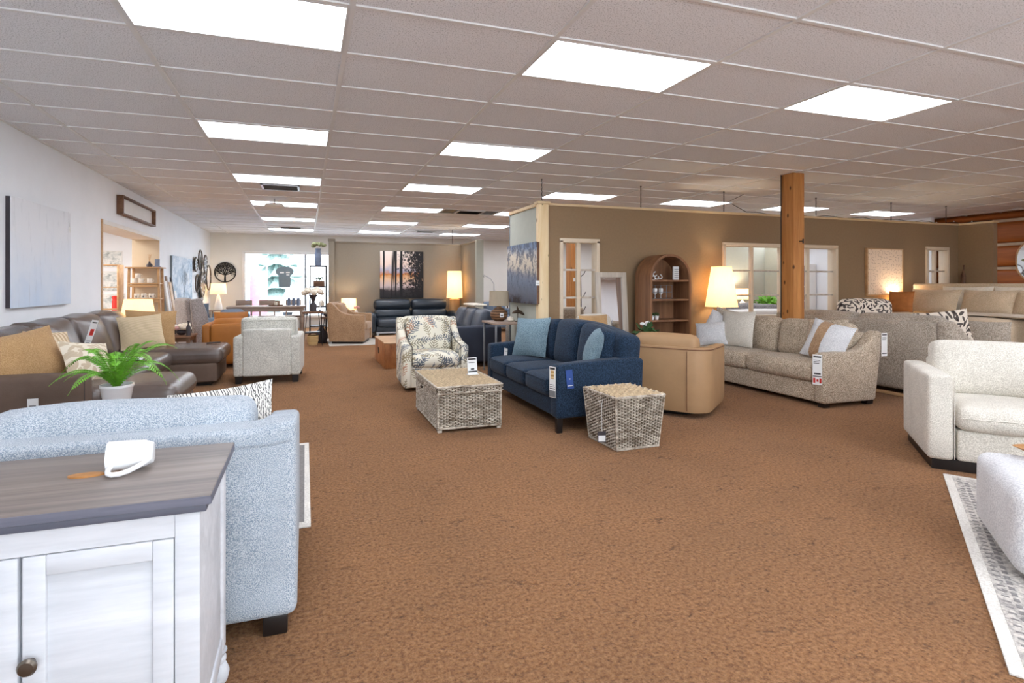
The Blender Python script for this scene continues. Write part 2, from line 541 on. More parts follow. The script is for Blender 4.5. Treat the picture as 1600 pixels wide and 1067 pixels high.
M['whitewash'] = wood('whitewashed_wood', (178, 164, 148), (214, 204, 190), 'z', 9, 0.7)
M['quilt'] = fabric('bed_linen_tan', (196, 172, 140), (222, 202, 174), 120, 4)
M['throw'] = m_stripes('cream_throw', (206, 190, 170), (230, 216, 198), 0, 70, 0.95)
M['rust'] = plain('rust_cushion', (172, 106, 52), 0.8, 0, 0.15, 12)
M['asphalt'] = plain('asphalt', (196, 198, 200), 0.9, 0, 0.05, 4)
M['conifer'] = plain('conifer', (150, 172, 166), 0.9, 0, 0.4, 12)
M['car_white'] = plain('car_white', (236, 240, 244), 0.25, 0, 0.01)
M['car_glass'] = plain('car_glass', (96, 112, 128), 0.1, 0, 0.05)
M['tyre'] = plain('tyre', (70, 74, 80), 0.8)
M['blue_out'] = plain('outdoor_blue', (140, 178, 226), 0.7)
M['red_out'] = plain('outdoor_red', (232, 146, 156), 0.7)
M['grey_sign'] = plain('grey_sign', (122, 134, 140), 0.7, 0, 0.05)
M['basket'] = m_stripes('woven_basket', (176, 142, 92), (222, 196, 146), 2, 190)
M['mug'] = plain('cream_mug', (240, 234, 222), 0.25, 0, 0.02)
M['bulb'] = emit('warm_bulb', (255, 224, 170), 3.0)
M['seam'] = plain('dark_seam', (70, 66, 64), 0.9)
M['grey_blanket'] = fabric('grey_knit', (96, 92, 92), (150, 146, 146), 60, 5)


# ------------------------------------------------------------------ geometry: everything is (verts, faces)
def join(*vfs):
    V, Fc = [], []
    for v, f in vfs:
        o = len(V)
        V.extend(v)
        Fc.extend([tuple(i + o for i in q) for q in f])
    return V, Fc


def xf(vf, loc=(0, 0, 0), rot=(0, 0, 0), s=(1, 1, 1)):
    m = Matrix.Translation(loc) @ Euler([math.radians(a) for a in rot]).to_matrix().to_4x4() @ Matrix.Diagonal((s[0], s[1], s[2], 1))
    return [tuple(m @ Vector(p)) for p in vf[0]], vf[1]


def box(x0, x1, y0, y1, z0, z1):
    v = [(x, y, z) for z in (z0, z1) for y in (y0, y1) for x in (x0, x1)]
    f = [(0, 2, 3, 1), (4, 5, 7, 6), (0, 1, 5, 4), (2, 6, 7, 3), (0, 4, 6, 2), (1, 3, 7, 5)]
    return v, f


def bevel(vf, off=0.01, seg=2, angle=30):
    bm = bmesh.new()
    vs = [bm.verts.new(p) for p in vf[0]]
    for f in vf[1]:
        try:
            bm.faces.new([vs[i] for i in f])
        except ValueError:
            pass
    bmesh.ops.recalc_face_normals(bm, faces=bm.faces)
    ed = [e for e in bm.edges if len(e.link_faces) == 2 and e.calc_face_angle(0) > math.radians(angle)]
    bmesh.ops.bevel(bm, geom=ed, offset=off, segments=seg, profile=0.5, affect='EDGES', clamp_overlap=True)
    bm.verts.index_update()
    r = [tuple(v.co) for v in bm.verts], [tuple(v.index for v in f.verts) for f in bm.faces]
    bm.free()
    return r


def bbox(x0, x1, y0, y1, z0, z1, off=0.01, seg=2):
    return bevel(box(x0, x1, y0, y1, z0, z1), off, seg)


def rbox(x0, x1, y0, y1, z0, z1, r=0.04, puff=(0, 0, 0), n=5, rs=3, wob=0.0):
    """soft box: rounded edges, faces puffed outwards, optional wobble"""
    c = ((x0 + x1) / 2, (y0 + y1) / 2, (z0 + z1) / 2)
    h = ((x1 - x0) / 2, (y1 - y0) / 2, (z1 - z0) / 2)
    r = min(r, min(h) * 0.98)
    pars = []
    for a in range(3):
        L = h[a] - r
        t = [-h[a] + r * (1 - math.cos(PI / 2 * i / rs)) * 1.0 for i in range(rs)]
        t = [-L - r * math.cos(PI / 2 * i / rs) for i in range(rs)]
        mid = [-L + 2 * L * i / n for i in range(n + 1)]
        pars.append(t + mid + [-q for q in reversed(t)])
    idx, V, Fc = {}, [], []

    def vert(p):
        inn = [max(-(h[a] - r), min(h[a] - r, p[a])) for a in range(3)]
        d = [p[a] - inn[a] for a in range(3)]
        ln = math.sqrt(sum(q * q for q in d)) or 1
        q = [inn[a] + d[a] / ln * r for a in range(3)]
        key = tuple(round(w, 5) for w in q)
        if key not in idx:
            u = [q[a] / h[a] for a in range(3)]
            out = list(q)
            for a in range(3):
                b1, b2 = (a + 1) % 3, (a + 2) % 3
                if puff[a]:
                    out[a] += u[a] * puff[a] * max(0, 1 - u[b1] ** 2) ** 0.8 * max(0, 1 - u[b2] ** 2) ** 0.8
            if wob:
                k = (q[0] + c[0]) * 9.0
                l_ = (q[1] + c[1]) * 8.0
                w_ = (q[2] + c[2]) * 7.0
                out[2] += wob * math.sin(k + 1.3 * w_) * math.cos(l_)
                out[1] += wob * math.sin(w_ * 1.2 + k * 0.7)
            idx[key] = len(V)
            V.append((out[0] + c[0], out[1] + c[1], out[2] + c[2]))
        return idx[key]

    for a in range(3):
        b1, b2 = (a + 1) % 3, (a + 2) % 3
        for s in (-1, 1):
            for i in range(len(pars[b1]) - 1):
                for j in range(len(pars[b2]) - 1):
                    q = []
                    for (ii, jj) in ((i, j), (i + 1, j), (i + 1, j + 1), (i, j + 1)):
                        p = [0, 0, 0]
                        p[a] = s * h[a]; p[b1] = pars[b1][ii]; p[b2] = pars[b2][jj]
                        q.append(vert(p))
                    if s < 0:
                        q.reverse()
                    q2 = []
                    for k in q:
                        if k not in q2:
                            q2.append(k)
                    if len(q2) > 2:
                        Fc.append(tuple(q2))
    return V, Fc


def prism(poly, a0, a1, axis='x'):
    """extrude a 2D outline; axis x: poly=(y,z); axis y: poly=(x,z); axis z: poly=(x,y)"""
    n = len(poly)
    def P(p, a):
        return {'x': (a, p[0], p[1]), 'y': (p[0], a, p[1]), 'z': (p[0], p[1], a)}[axis]
    v = [P(p, a0) for p in poly] + [P(p, a1) for p in poly]
    f = [tuple(range(n - 1, -1, -1)), tuple(range(n, 2 * n))]
    f += [(i, (i + 1) % n, (i + 1) % n + n, i + n) for i in range(n)]
    return v, f


def lathe(prof, n=20, cap=True):
    v, f = [], []
    for r, z in prof:
        for i in range(n):
            a = 2 * PI * i / n
            v.append((r * math.cos(a), r * math.sin(a), z))
    for k in range(len(prof) - 1):
        for i in range(n):
            j = (i + 1) % n
            f.append((k * n + i, k * n + j, (k + 1) * n + j, (k + 1) * n + i))
    if cap:
        if prof[0][0] > 1e-4:
            f.append(tuple(range(n - 1, -1, -1)))
        if prof[-1][0] > 1e-4:
            f.append(tuple((len(prof) - 1) * n + i for i in range(n)))
    return v, f


def tube(pts, r, n=6, closed=False):
    pts = [Vector(p) for p in pts]
    m = len(pts)
    rr = r if isinstance(r, (list, tuple)) else [r] * m
    v, f = [], []
    up = Vector((0, 0, 1))
    for i, p in enumerate(pts):
        a = pts[(i - 1) % m] if (i > 0 or closed) else p
        b = pts[(i + 1) % m] if (i < m - 1 or closed) else p
        t = (b - a).normalized()
        if t.length < 1e-6:
            t = Vector((0, 0, 1))
        x = t.cross(up)
        if x.length < 0.05:
            x = t.cross(Vector((0, 1, 0)))
        x.normalize()
        y = t.cross(x)
        for k in range(n):
            an = 2 * PI * k / n
            v.append(tuple(p + (x * math.cos(an) + y * math.sin(an)) * rr[i]))
    seg = m if closed else m - 1
    for i in range(seg):
        for k in range(n):
            l = (k + 1) % n
            i2 = (i + 1) % m
            f.append((i * n + k, i * n + l, i2 * n + l, i2 * n + k))
    if not closed:
        f.append(tuple(range(n - 1, -1, -1)))
        f.append(tuple((m - 1) * n + k for k in range(n)))
    return v, f


def cyl(p0, p1, r, n=10):
    return tube([p0, p1], r, n)


def ring(r, rt, n=28, m=6):
    return tube([(r * math.cos(2 * PI * i / n), 0, r * math.sin(2 * PI * i / n)) for i in range(n)], rt, m, True)


def ball(r, c=(0, 0, 0), n=10, m=6, sz=1.0):
    prof = [(max(1e-5, r * math.sin(PI * i / m)), -r * sz * math.cos(PI * i / m)) for i in range(m + 1)]
    return xf(lathe(prof, n, False), c)


def pillow(w, h, t=0.16, n=12, sag=0.0, ear=0.06):
    """knife-edge cushion standing on its lower edge, thickness along y"""
    V, Fc = [], []
    for s in (-1, 1):
        o = len(V)
        for j in range(n + 1):
            for i in range(n + 1):
                u, v = -1 + 2 * i / n, -1 + 2 * j / n
                th = (max(0, 1 - u * u) ** 0.55) * (max(0, 1 - v * v) ** 0.55)
                x = w / 2 * u * (1 - ear * (1 - v * v) * abs(u))
                z = h / 2 * v * (1 - ear * (1 - u * u) * abs(v)) + h / 2
                z -= sag * (1 - abs(u)) * (1 if v > 0 else 0) * v
                y = s * t / 2 * th + 0.004 * math.sin(9 * u + 5 * v) * th
                V.append((x, y, z))
        for j in range(n):
            for i in range(n):
                a = o + j * (n + 1) + i
                q = (a, a + 1, a + n + 2, a + n + 1)
                Fc.append(q if s < 0 else q[::-1])
    key, mp, V2 = {}, [], []
    for p in V:
        k = tuple(round(q, 5) for q in p)
        if k not in key:
            key[k] = len(V2); V2.append(p)
        mp.append(key[k])
    return V2, [tuple(mp[i] for i in f) for f in Fc]


def weave(w, h, rows, stakes, amp=0.008, r=0.007):
    """flat woven panel on the XZ plane facing -Y, real over-and-under strands"""
    V, Fc = [], []
    steps = stakes * 2
    hh = h / rows
    for i in range(rows):
        z0 = i * hh
        o = len(V)
        for k in range(steps + 1):
            x = -w / 2 + w * k / steps
            y = -amp * math.cos(PI * (k / 2 * 2 / 1 * 0.5 + i))
            for (dz, dy) in ((0.04, 0.004), (0.5, -r), (0.96, 0.004)):
                V.append((x, y + dy, z0 + dz * hh))
        for k in range(steps):
            for q in range(2):
                a = o + k * 3 + q
                Fc.append((a, a + 3, a + 4, a + 1))
    return V, Fc


# ------------------------------------------------------------------ objects
def obj(name, vf, m, parent=None, loc=(0, 0, 0), rot=(0, 0, 0), smooth=40):
    me = bpy.data.meshes.new(name)
    me.from_pydata(vf[0], [], vf[1])
    me.update()
    if smooth:
        me.polygons.foreach_set('use_smooth', [True] * len(me.polygons))
        me.set_sharp_from_angle(angle=math.radians(smooth))
    me.materials.append(M[m] if isinstance(m, str) else m)
    o = bpy.data.objects.new(name, me)
    COL.objects.link(o)
    o.location = loc
    o.rotation_euler = [math.radians(a) for a in rot]
    if parent is not None:
        o.parent = parent
    return o


def tag(o, label=None, cat=None, group=None, kind=None):
    if label:
        o['label'] = label
    if cat:
        o['category'] = cat
    if group:
        o['group'] = group
    if kind:
        o['kind'] = kind
    return o


def thing(name, label, cat, loc=(0, 0, 0), rz=0, group=None):
    o = bpy.data.objects.new(name, None)
    o.empty_display_size = 0.1
    COL.objects.link(o)
    o.location = loc
    o.rotation_euler = (0, 0, math.radians(rz))
    return tag(o, label, cat, group)


def one(name, vf, m, label, cat, loc=(0, 0, 0), rot=(0, 0, 0), group=None, smooth=40):
    return tag(obj(name, vf, m, None, loc, rot, smooth), label, cat, group)


def struct(name, vf, m, parent=None, loc=(0, 0, 0), rot=(0, 0, 0), smooth=30):
    o = obj(name, vf, m, parent, loc, rot, smooth)
    if parent is None:
        o['kind'] = 'structure'
    return o


def clone(o, parent=None, name=None):
    c = o.copy()
    COL.objects.link(c)
    if parent is not None:
        c.parent = parent
    return c


def project(X, Y, Z):
    s_, c_ = math.sin(YAW), math.cos(YAW)
    d = X * s_ + Y * c_
    l_ = X * c_ - Y * s_
    return d, CXP + FPX * l_ / max(d, 1e-3), CYP - FPX * (Z - CAM_H) / max(d, 1e-3)


# ================================================================== THE ROOM
XL, XR, YB, YF = -2.68, 14.0, 17.08, -3.0
struct('floor', box(-7.5, XR + 0.3, YF, YB + 0.2, -0.1, 0), 'carpet')

# left wall with the wide opening into the side room
LW = [(XL - 0.47, XL, YF, 8.45, 0, CEIL + .1), (XL - 0.47, XL, 11.46, YB, 0, CEIL + .1), (XL - 0.47, XL, 8.45, 11.46, 2.2, CEIL + .1)]
struct('wall_left', join(*[box(*b) for b in LW]), 'white_wall')
o = obj('opening_lining', join(box(XL - 0.465, XL - 0.005, 11.445, 11.462, 0, 2.2)), 'beige_wall', bpy.data.objects['wall_left'])
obj('opening_casing', join(bbox(XL - 0.02, XL + 0.012, 8.40, 8.455, 0, 2.25, 0.004)), 'oak', bpy.data.objects['wall_left'])
obj('opening_header', join(bbox(XL - 0.02, XL + 0.012, 8.455, 11.5, 2.19, 2.25, 0.004)), 'white_matte', bpy.data.objects['wall_left'])

# back wall with the shop window
WX0, WX1, WZ0, WZ1 = -1.76, 4.0, 0.35, 2.30  # right part, hidden by the taupe partition, added for daylight on the ceiling
struct('wall_back', join(box(XL - 0.47, WX0, YB, YB + 0.2, 0, CEIL + .1), box(WX1, XR + .3, YB, YB + 0.2, 0, CEIL + .1),
                         box(WX0, WX1, YB, YB + 0.2, 0, WZ0), box(WX0, WX1, YB, YB + 0.2, WZ1, CEIL + .1)), 'back_wall')
w1 = struct('window_1', join(bbox(WX0 - .05, WX0 + .04, YB - .03, YB + .1, WZ0 - .05, WZ1 + .05), bbox(WX1 - .04, WX1 + .05, YB - .03, YB + .1, WZ0 - .05, WZ1 + .05),
                             bbox(WX0, WX1, YB - .03, YB + .1, WZ1 - .03, WZ1 + .05), bbox(WX0, WX1, YB - .06, YB + .1, WZ0 - .05, WZ0 + .03)), 'white_matte')
for x in (-0.02, 1.76):
    obj('mullion', bbox(x, x + .06, YB, YB + .08, WZ0, WZ1, 0.005), 'pale_metal', w1)
for a, b in ((WX0 + .04, -0.02), (0.04, 1.76), (1.82, WX1 - .04)):
    obj('pane', box(a, b, YB + .045, YB + .05, WZ0 + .03, WZ1 - .03), 'glass', w1)

# rear wall behind the camera: unseen openings added to let daylight brighten the room
struct('wall_rear', join(box(XL - 0.47, XR, YF - 0.2, YF, 0, 0.5), box(XL - 0.47, XR, YF - 0.2, YF, 2.5, CEIL + .1),
                         box(6.2, XR, YF - 0.2, YF, 0.5, 2.5), box(XL - 0.47, -1.0, YF - 0.2, YF, 0.5, 2.5), *[box(x, x + 0.3, YF - 0.2, YF, 0.5, 2.5) for x in (XL - 0.47, 0.6, 3.4)]), 'white_wall')

# right wall of stacked logs
wr = struct('wall_right', box(XR + 0.12, XR + 0.3, YF, YB, 0, CEIL + .1), 'log')
lz, k = -0.30, 0
while lz < CEIL - 0.1:
    hgt = 0.48
    z1 = min(lz + hgt, CEIL - 0.002)
    obj('log', rbox(XR - 0.02, XR + 0.16, YF, YB, max(0.001, lz + 0.02), z1 - 0.02 if z1 < CEIL - .01 else z1, 0.07, (0.02, 0, 0), 4, 3), 'log', wr)
    if z1 < CEIL - .01:
        obj('chinking', box(XR + 0.03, XR + 0.12, YF, YB, z1 - 0.035, z1 + 0.035), 'chink', wr)
    lz += hgt + 0.02

# ---- side room seen through the opening
SX = -6.6
struct('wall_side_room_far', box(SX - 0.1, SX, 7.0, 14.5, 0, 2.6), 'white_wall')
struct('wall_side_room_end', box(SX, XL - 0.47, 14.4, 14.5, 0, 2.6), 'white_wall')
struct('wall_side_room_near', box(SX, XL - 0.47, 7.0, 7.1, 0, 2.6), 'white_wall')
struct('ceiling_side_room', box(SX, XL - 0.47, 7.0, 14.5, 2.6, 2.7), 'white_wall')

# ---- ceiling: slab, T-bar grid, single tiles, light panels
GX0, GY0, TW, TD = -0.974, 2.907, 1.2192, 0.6096
cl = struct('ceiling', box(XL - 0.47, XR + 0.3, YF - 0.2, YB + 0.2, CEIL + 0.10, CEIL + 0.25), 'white_wall')
cols = range(-2, 13)
rows = range(-10, 24)
bars = []
for c in cols:
    x = GX0 + c * TW
    if XL < x < XR:
        bars.append(box(x - 0.016, x + 0.016, YF, YB, CEIL - 0.004, CEIL + 0.03))
for r in rows:
    y = GY0 + r * TD
    if YF < y < YB:
        bars.append(box(XL, XR, y - 0.012, y + 0.012, CEIL - 0.003, CEIL + 0.028))
bars.append(box(XL, XL + 0.02, YF, YB, CEIL - 0.005, CEIL + 0.03))
bars.append(box(XL, XR, YB - 0.02, YB, CEIL - 0.005, CEIL + 0.03))
obj('ceiling_grid', join(*bars), 'tbar', cl, smooth=0)

LIGHTS = {}
for c, rs, off in ((0, (-8, -4, 0, 4, 8, 12, 16, 20), ()), (2, (-8, -4, 0, 4, 8, 12, 16, 20), ()), (4, (-8, -4, 0, 4, 8, 12, 16, 20), (4,)),
                   (6, (-8, -4, 0, 4, 8, 12, 16, 20), (0, 4)), (8, (-8, -4, 0, 4, 8, 12, 16, 20), (4,)), (10, (-8, -4, 0, 4, 8, 12, 16, 20), (4,))):
    for r in rs:
        LIGHTS[(c, r)] = r not in off
VENTS = {(0, 9): 'square', (3, 12): 'dark', (4, 10): 'slot', (0, 19): 'slot', (3, 19): 'slot'}
tiles = []
for c in cols:
    for r in rows:
        x0, x1 = GX0 + c * TW, GX0 + (c + 1) * TW
        y0, y1 = GY0 + r * TD, GY0 + (r + 1) * TD
        x0, x1, y0, y1 = max(x0, XL), min(x1, XR), max(y0, YF), min(y1, YB)
        if x1 - x0 < 0.08 or y1 - y0 < 0.08 or (c, r) in LIGHTS or (c, r) in VENTS:
            continue
        d, px, py = project((x0 + x1) / 2, (y0 + y1) / 2, CEIL)
        vis = d > 0.6 and -150 < px < 1750 and -60 < py < 400
        area = (x1 - x0) * (y1 - y0) / d ** 3 if vis else 0
        tiles.append((area, x0, x1, y0, y1))
tiles.sort(reverse=True)
tile_meshes = {}
rest = []
for i, (a, x0, x1, y0, y1) in enumerate(tiles):
    w, dd = x1 - x0 - 0.02, y1 - y0 - 0.02
    if i < 290 and a > 0:
        key = (round(w, 3), round(dd, 3))
        if key not in tile_meshes:
            ob = obj('ceiling_tile', bevel(box(-w / 2, w / 2, -dd / 2, dd / 2, 0, 0.016), 0.004, 1), 'tile', cl, smooth=0)
            tile_meshes[key] = ob.data
        else:
            ob = bpy.data.objects.new('ceiling_tile', tile_meshes[key])
            COL.objects.link(ob)
            ob.parent = cl
        ob.location = ((x0 + x1) / 2, (y0 + y1) / 2, CEIL + 0.006)
    else:
        rest.append(box(x0 + .01, x1 - .01, y0 + .01, y1 - .01, CEIL + 0.006, CEIL + 0.022))
ob = obj('ceiling_tile_field', join(*rest), 'tile', cl, smooth=0)
ob['kind'] = 'stuff'

ROWN = {0: 'in the left row above the aisle', 2: 'in the row above the fern-print chair', 4: 'in the row above the blue sofa', 6: 'in the row beside the cedar post',
        8: 'in the row above the bed', 10: 'in the farthest right row'}
ORD = {-8: 'far behind the viewer', -4: 'just behind the viewer', 0: 'nearest', 4: 'second nearest', 8: 'third', 12: 'fourth', 16: 'fifth', 20: 'last before the back wall'}
fr0 = df_on = df_off = None
for (c, r), on in LIGHTS.items():
    x, y = GX0 + (c + .5) * TW, GY0 + (r + .5) * TD
    lab = '%s fluorescent ceiling panel, %s %s' % ('bright' if on else 'unlit', ORD[r], ROWN[c])
    t = thing('ceiling_light', lab, 'light', (x, y, CEIL), 0, 'fluorescent ceiling panels')
    w, dd = TW / 2 - .012, TD / 2 - .012
    if fr0 is None:
        fr0 = obj('frame', join(box(-w, -w + .015, -dd, dd, -.004, .03), box(w - .015, w, -dd, dd, -.004, .03), box(-w + .015, w - .015, -dd, -dd + .015, -.004, .03),
                                box(-w + .015, w - .015, dd - .015, dd, -.004, .03)), 'tbar', t, smooth=0)
        df_on = obj('diffuser', box(-w + .015, w - .015, -dd + .015, dd - .015, 0.004, .02), 'panel_on', t, smooth=0)
    else:
        clone(fr0, t)
        if on:
            clone(df_on, t)
        elif df_off is None:
            df_off = obj('diffuser', box(-w + .015, w - .015, -dd + .015, dd - .015, 0.004, .02), 'panel_off', t, smooth=0)
        else:
            clone(df_off, t)

VL = {(0, 9): 'square metal air diffuser beside a lit panel above the aisle', (3, 12): 'dark return-air grille in ceiling left of the sage partition', (4, 10): 'louvred air vent in ceiling above the tan partition',
      (0, 19): 'small dark air vent in ceiling near the shop window', (3, 19): 'small dark air vent in ceiling before the far white wall'}
for (c, r), kind in VENTS.items():
    x, y = GX0 + (c + .5) * TW, GY0 + (r + .5) * TD
    t = thing('air_vent', VL[(c, r)], 'vent', (x, y, CEIL))
    w, dd = TW / 2 - .012, TD / 2 - .012
    obj('plate', join(box(-w, w, -dd, dd, 0.012, .03)), 'tile' if kind != 'dark' else 'black', t, smooth=0)
    half = (0.28, 0.24)
    obj('vent_frame', join(box(-half[0], half[0], -half[1], -half[1] + .03, -.012, .014), box(-half[0], half[0], half[1] - .03, half[1], -.012, .014),
                           box(-half[0], -half[0] + .03, -half[1], half[1], -.012, .014), box(half[0] - .03, half[0], -half[1], half[1], -.012, .014)), 'steel' if kind == 'square' else 'tbar', t)
    obj('vent_shade', box(-half[0] + .03, half[0] - .03, -half[1] + .03, half[1] - .03, 0.006, .012), 'black', t)  # black sheet stands in for the shade inside the duct
    for q in range(5):
        yy = -half[1] + .06 + q * (2 * half[1] - .12) / 4
        obj('slat', xf(box(-half[0] + .03, half[0] - .03, -.022, .022, -.002, .002), (0, yy, 0.0), (35, 0, 0)), 'steel' if kind != 'dark' else 'black', t, smooth=0)
t = thing('ceiling_speaker', 'round white disc fixture hanging below the square air diffuser', 'fixture', (-0.52, 9.9, CEIL - 0.12))
obj('dish', lathe([(0.02, 0.05), (0.14, 0.03), (0.17, 0.0), (0.15, -0.02), (0.001, -0.03)], 24), 'white_matte', t)
obj('stem', cyl((0, 0, .04), (0, 0, .125), .012), 'steel', t)

# ---- partitions
PY, PT = 6.9, 2.49            # tan partition, front face at y = PY
W1 = (3.557, 4.172, 0.55, 1.99)
W2 = (6.49, 8.953, 0.80, 2.0)
W4 = (11.257, 11.846, 0.9, 2.03)
segs = []
xs = [3.28, W1[0], W1[1], W2[0], W2[1], W4[0], W4[1], 12.27]
for i in range(len(xs) - 1):
    segs.append(box(xs[i], xs[i + 1], PY, PY + .11, 0, PT) if i % 2 == 0 else None)
for W in (W1, W2, W4):
    segs.append(box(W[0], W[1], PY, PY + .11, 0, W[2]))
    segs.append(box(W[0], W[1], PY, PY + .11, W[3], PT))
segs.append(box(12.16, 12.27, 6.35, PY, 0, PT))
tp = struct('wall_tan_partition', join(*[s for s in segs if s]), 'tan_wall')
obj('top_cap', join(bbox(3.28, 12.27, PY - .02, PY + .13, PT, PT + .035, .005), bbox(12.14, 12.29, 6.33, PY - .02, PT, PT + .035, .005)), 'pine_x', tp)
sp = struct('wall_sage_partition', box(3.2, 3.28, 6.95, 7.99, 0, PT - .02), 'sage_wall')
obj('top_cap', bbox(3.17, 3.31, 6.95, 8.0, PT - .02, PT + .03, .005), 'pine_x', sp)
obj('end_strip', bbox(3.19, 3.29, 7.985, 8.0, 0, PT - .02, .004), 'pale_metal', sp)
t = struct('trim_1', bbox(3.185, 3.345, 6.86, 6.95, 0, PT + .01, .006), 'pine')
obj('post_cap', bbox(3.165, 3.365, 6.84, 6.97, PT + .01, PT + .05, .006), 'pine_x', t)


def window_frame(n, W, nc, nr, brk=None):
    x0, x1, z0, z1 = W
    fw = .05
    w = struct('window_%d' % n, join(bbox(x0 - .02, x0 + fw - .02, PY - .03, PY + .13, z0, z1, .005), bbox(x1 - fw + .02, x1 + .02, PY - .03, PY + .13, z0, z1, .005),
                                     bbox(x0 - .02, x1 + .02, PY - .03, PY + .13, z1 - fw + .02, z1 + .03, .005), bbox(x0 - .02, x1 + .02, PY - .03, PY + .13, z0 - .03, z0 + fw - .02, .005)), 'white_frame')
    for i in range(1, nc):
        x = x0 + (x1 - x0) * i / nc
        obj('muntin', bbox(x - .03, x + .03, PY + .02, PY + .07, z0, z1, .004), 'white_frame', w)
    for j in range(1, nr):
        z = z0 + (z1 - z0) * j / nr if brk is None else brk[j - 1]
        obj('muntin', bbox(x0, x1, PY + .025, PY + .065, z - .014, z + .014, .004), 'whitewash', w)
    zs = [z0] + (list(brk) if brk else [z0 + (z1 - z0) * j / nr for j in range(1, nr)]) + [z1]
    for i in range(nc):
        for j in range(nr):
            obj('pane', box(x0 + (x1 - x0) * i / nc, x0 + (x1 - x0) * (i + 1) / nc, PY + .043, PY + .047, zs[j], zs[j + 1]), 'glass', w, smooth=0)
    return w


window_frame(2, W1, 2, 3, (1.15, 1.56))
window_frame(3, W2, 4, 3, (1.164, 1.572))
window_frame(4, W4, 2, 2, (1.6,))

BY, BT = 14.0, 2.42           # far taupe partition
bp = struct('wall_taupe_partition', join(box(0.70, 4.25, BY, BY + .11, 0, BT), box(4.14, 4.25, 12.6, BY, 0, BT)), 'taupe_wall')
obj('top_cap', join(bbox(0.70, 4.27, BY - .02, BY + .13, BT, BT + .04, .005), bbox(4.12, 4.27, 12.58, BY - .02, BT, BT + .04, .005)), 'taupe_wall', bp)
obj('end_post', bbox(0.58, 0.72, BY - .06, BY + .14, 0, BT + .05, .006), 'taupe_wall', bp)
obj('post_cap', bbox(0.56, 0.74, BY - .08, BY + .16, BT + .05, BT + .1, .006), 'taupe_wall', bp)
obj('side_post', bbox(4.10, 4.29, 12.5, 12.6, 0, BT + .05, .006), 'sage_wall', bp)

struct('wall_sage_bedroom', join(box(11.73, 11.83, 10.55, 11.1, 0, 2.35), box(8.6, 11.83, 11.0, 11.1, 0, 2.35)), 'sage_wall')
struct('wall_white_divider', join(box(13.55, 13.65, 8.2, 15.0, 0, CEIL)), 'white_wall')

# cedar post
t = struct('trim_2', bbox(6.30, 6.49, 5.445, 5.645, 0, CEIL, .008), 'cedar')
obj('cable', cyl((6.285, 5.63, 0.6), (6.285, 5.63, CEIL), .006, 6), 'black', t)
obj('hook', join(cyl((6.40, 5.445, 1.93), (6.40, 5.39, 1.93), .007), cyl((6.40, 5.39, 1.90), (6.40, 5.39, 1.96), .009)), 'black', t)


def chain(x, y, z0, z1, label):
    L = []
    n = max(2, int((z1 - z0) / 0.032))
    for i in range(n):
        z = z0 + (i + .5) * (z1 - z0) / n
        L.append(xf(tube([(.009 * math.cos(a), 0, .021 * math.sin(a)) for a in [2 * PI * q / 8 for q in range(8)]], .0035, 4, True), (0, 0, z), (0, 0, 90 * (i % 2))))
    L.append(cyl((0, 0, z1 - .01), (0, 0, z1 + .01), .012))
    one('hanging_chain', join(*L), 'chain', label, 'chain', (x, y, 0), group='chains holding the partitions')


chain(3.26, 6.91, PT + .05, CEIL, 'dark chain above the pale pine end of the partition')
chain(4.96, 6.95, PT + .035, CEIL, 'dark chain above the rustic mirror and arched cabinet')
chain(6.55, 6.95, PT + .035, CEIL, 'dark chain with string light wire above the tall lamp')
chain(8.55, 6.95, PT + .035, CEIL, 'dark chain just right of the cedar post')
chain(10.4, 6.95, PT + .035, CEIL, 'dark chain above the cream stroke painting')
chain(11.9, 6.95, PT + .035, CEIL, 'dark chain nearest the partition corner at right')
chain(3.9, 14.05, BT + .04, CEIL, 'thin chain above the far taupe partition')

t = thing('string_lights', 'wire of small string lights along the partition top', 'string lights', (0, 0, 0))
pts = [(6.9, 6.9, CEIL - .03), (6.62, 6.93, 2.70), (7.0, 6.94, PT + .06)]
x = 7.0
i = 0
while x < 12.1:
    x += .22
    i += 1
    pts.append((x, 6.93 + .02 * math.sin(i), PT + .05 + .018 * math.sin(i * 1.7)))
pts += [(12.2, 6.7, PT + .05), (12.22, 6.4, PT + .05)]
obj('wire', tube(pts, .006, 5), 'black', t)
for i, p in enumerate(pts[3::2]):
    obj('bulb', ball(.012, (p[0], p[1], p[2] + .014), 6, 4), 'white_matte', t)

# ================================================================== FURNITURE BUILDERS
def legs(T, W, D, h, m='dark_leg', w=.05, ix=.05, iy=.05, taper=.8):
    p = None
    for sx in (-1, 1):
        for sy in (-1, 1):
            vf = bevel(prism([(-w / 2 * taper, 0), (w / 2 * taper, 0), (w / 2, h), (-w / 2, h)], -w / 2, w / 2, 'y'), .004, 1)
            obj('leg', vf, m, T, (sx * (W / 2 - ix - w / 2), sy * (D / 2 - iy - w / 2), 0))


def piping(T, x0, x1, y, z0, z1, m, r=.006):
    pts = [(x0, y, z0), (x1, y, z0), (x1, y, z1), (x0, y, z1)]
    obj('piping', tube(pts, r, 5, True), m, T)


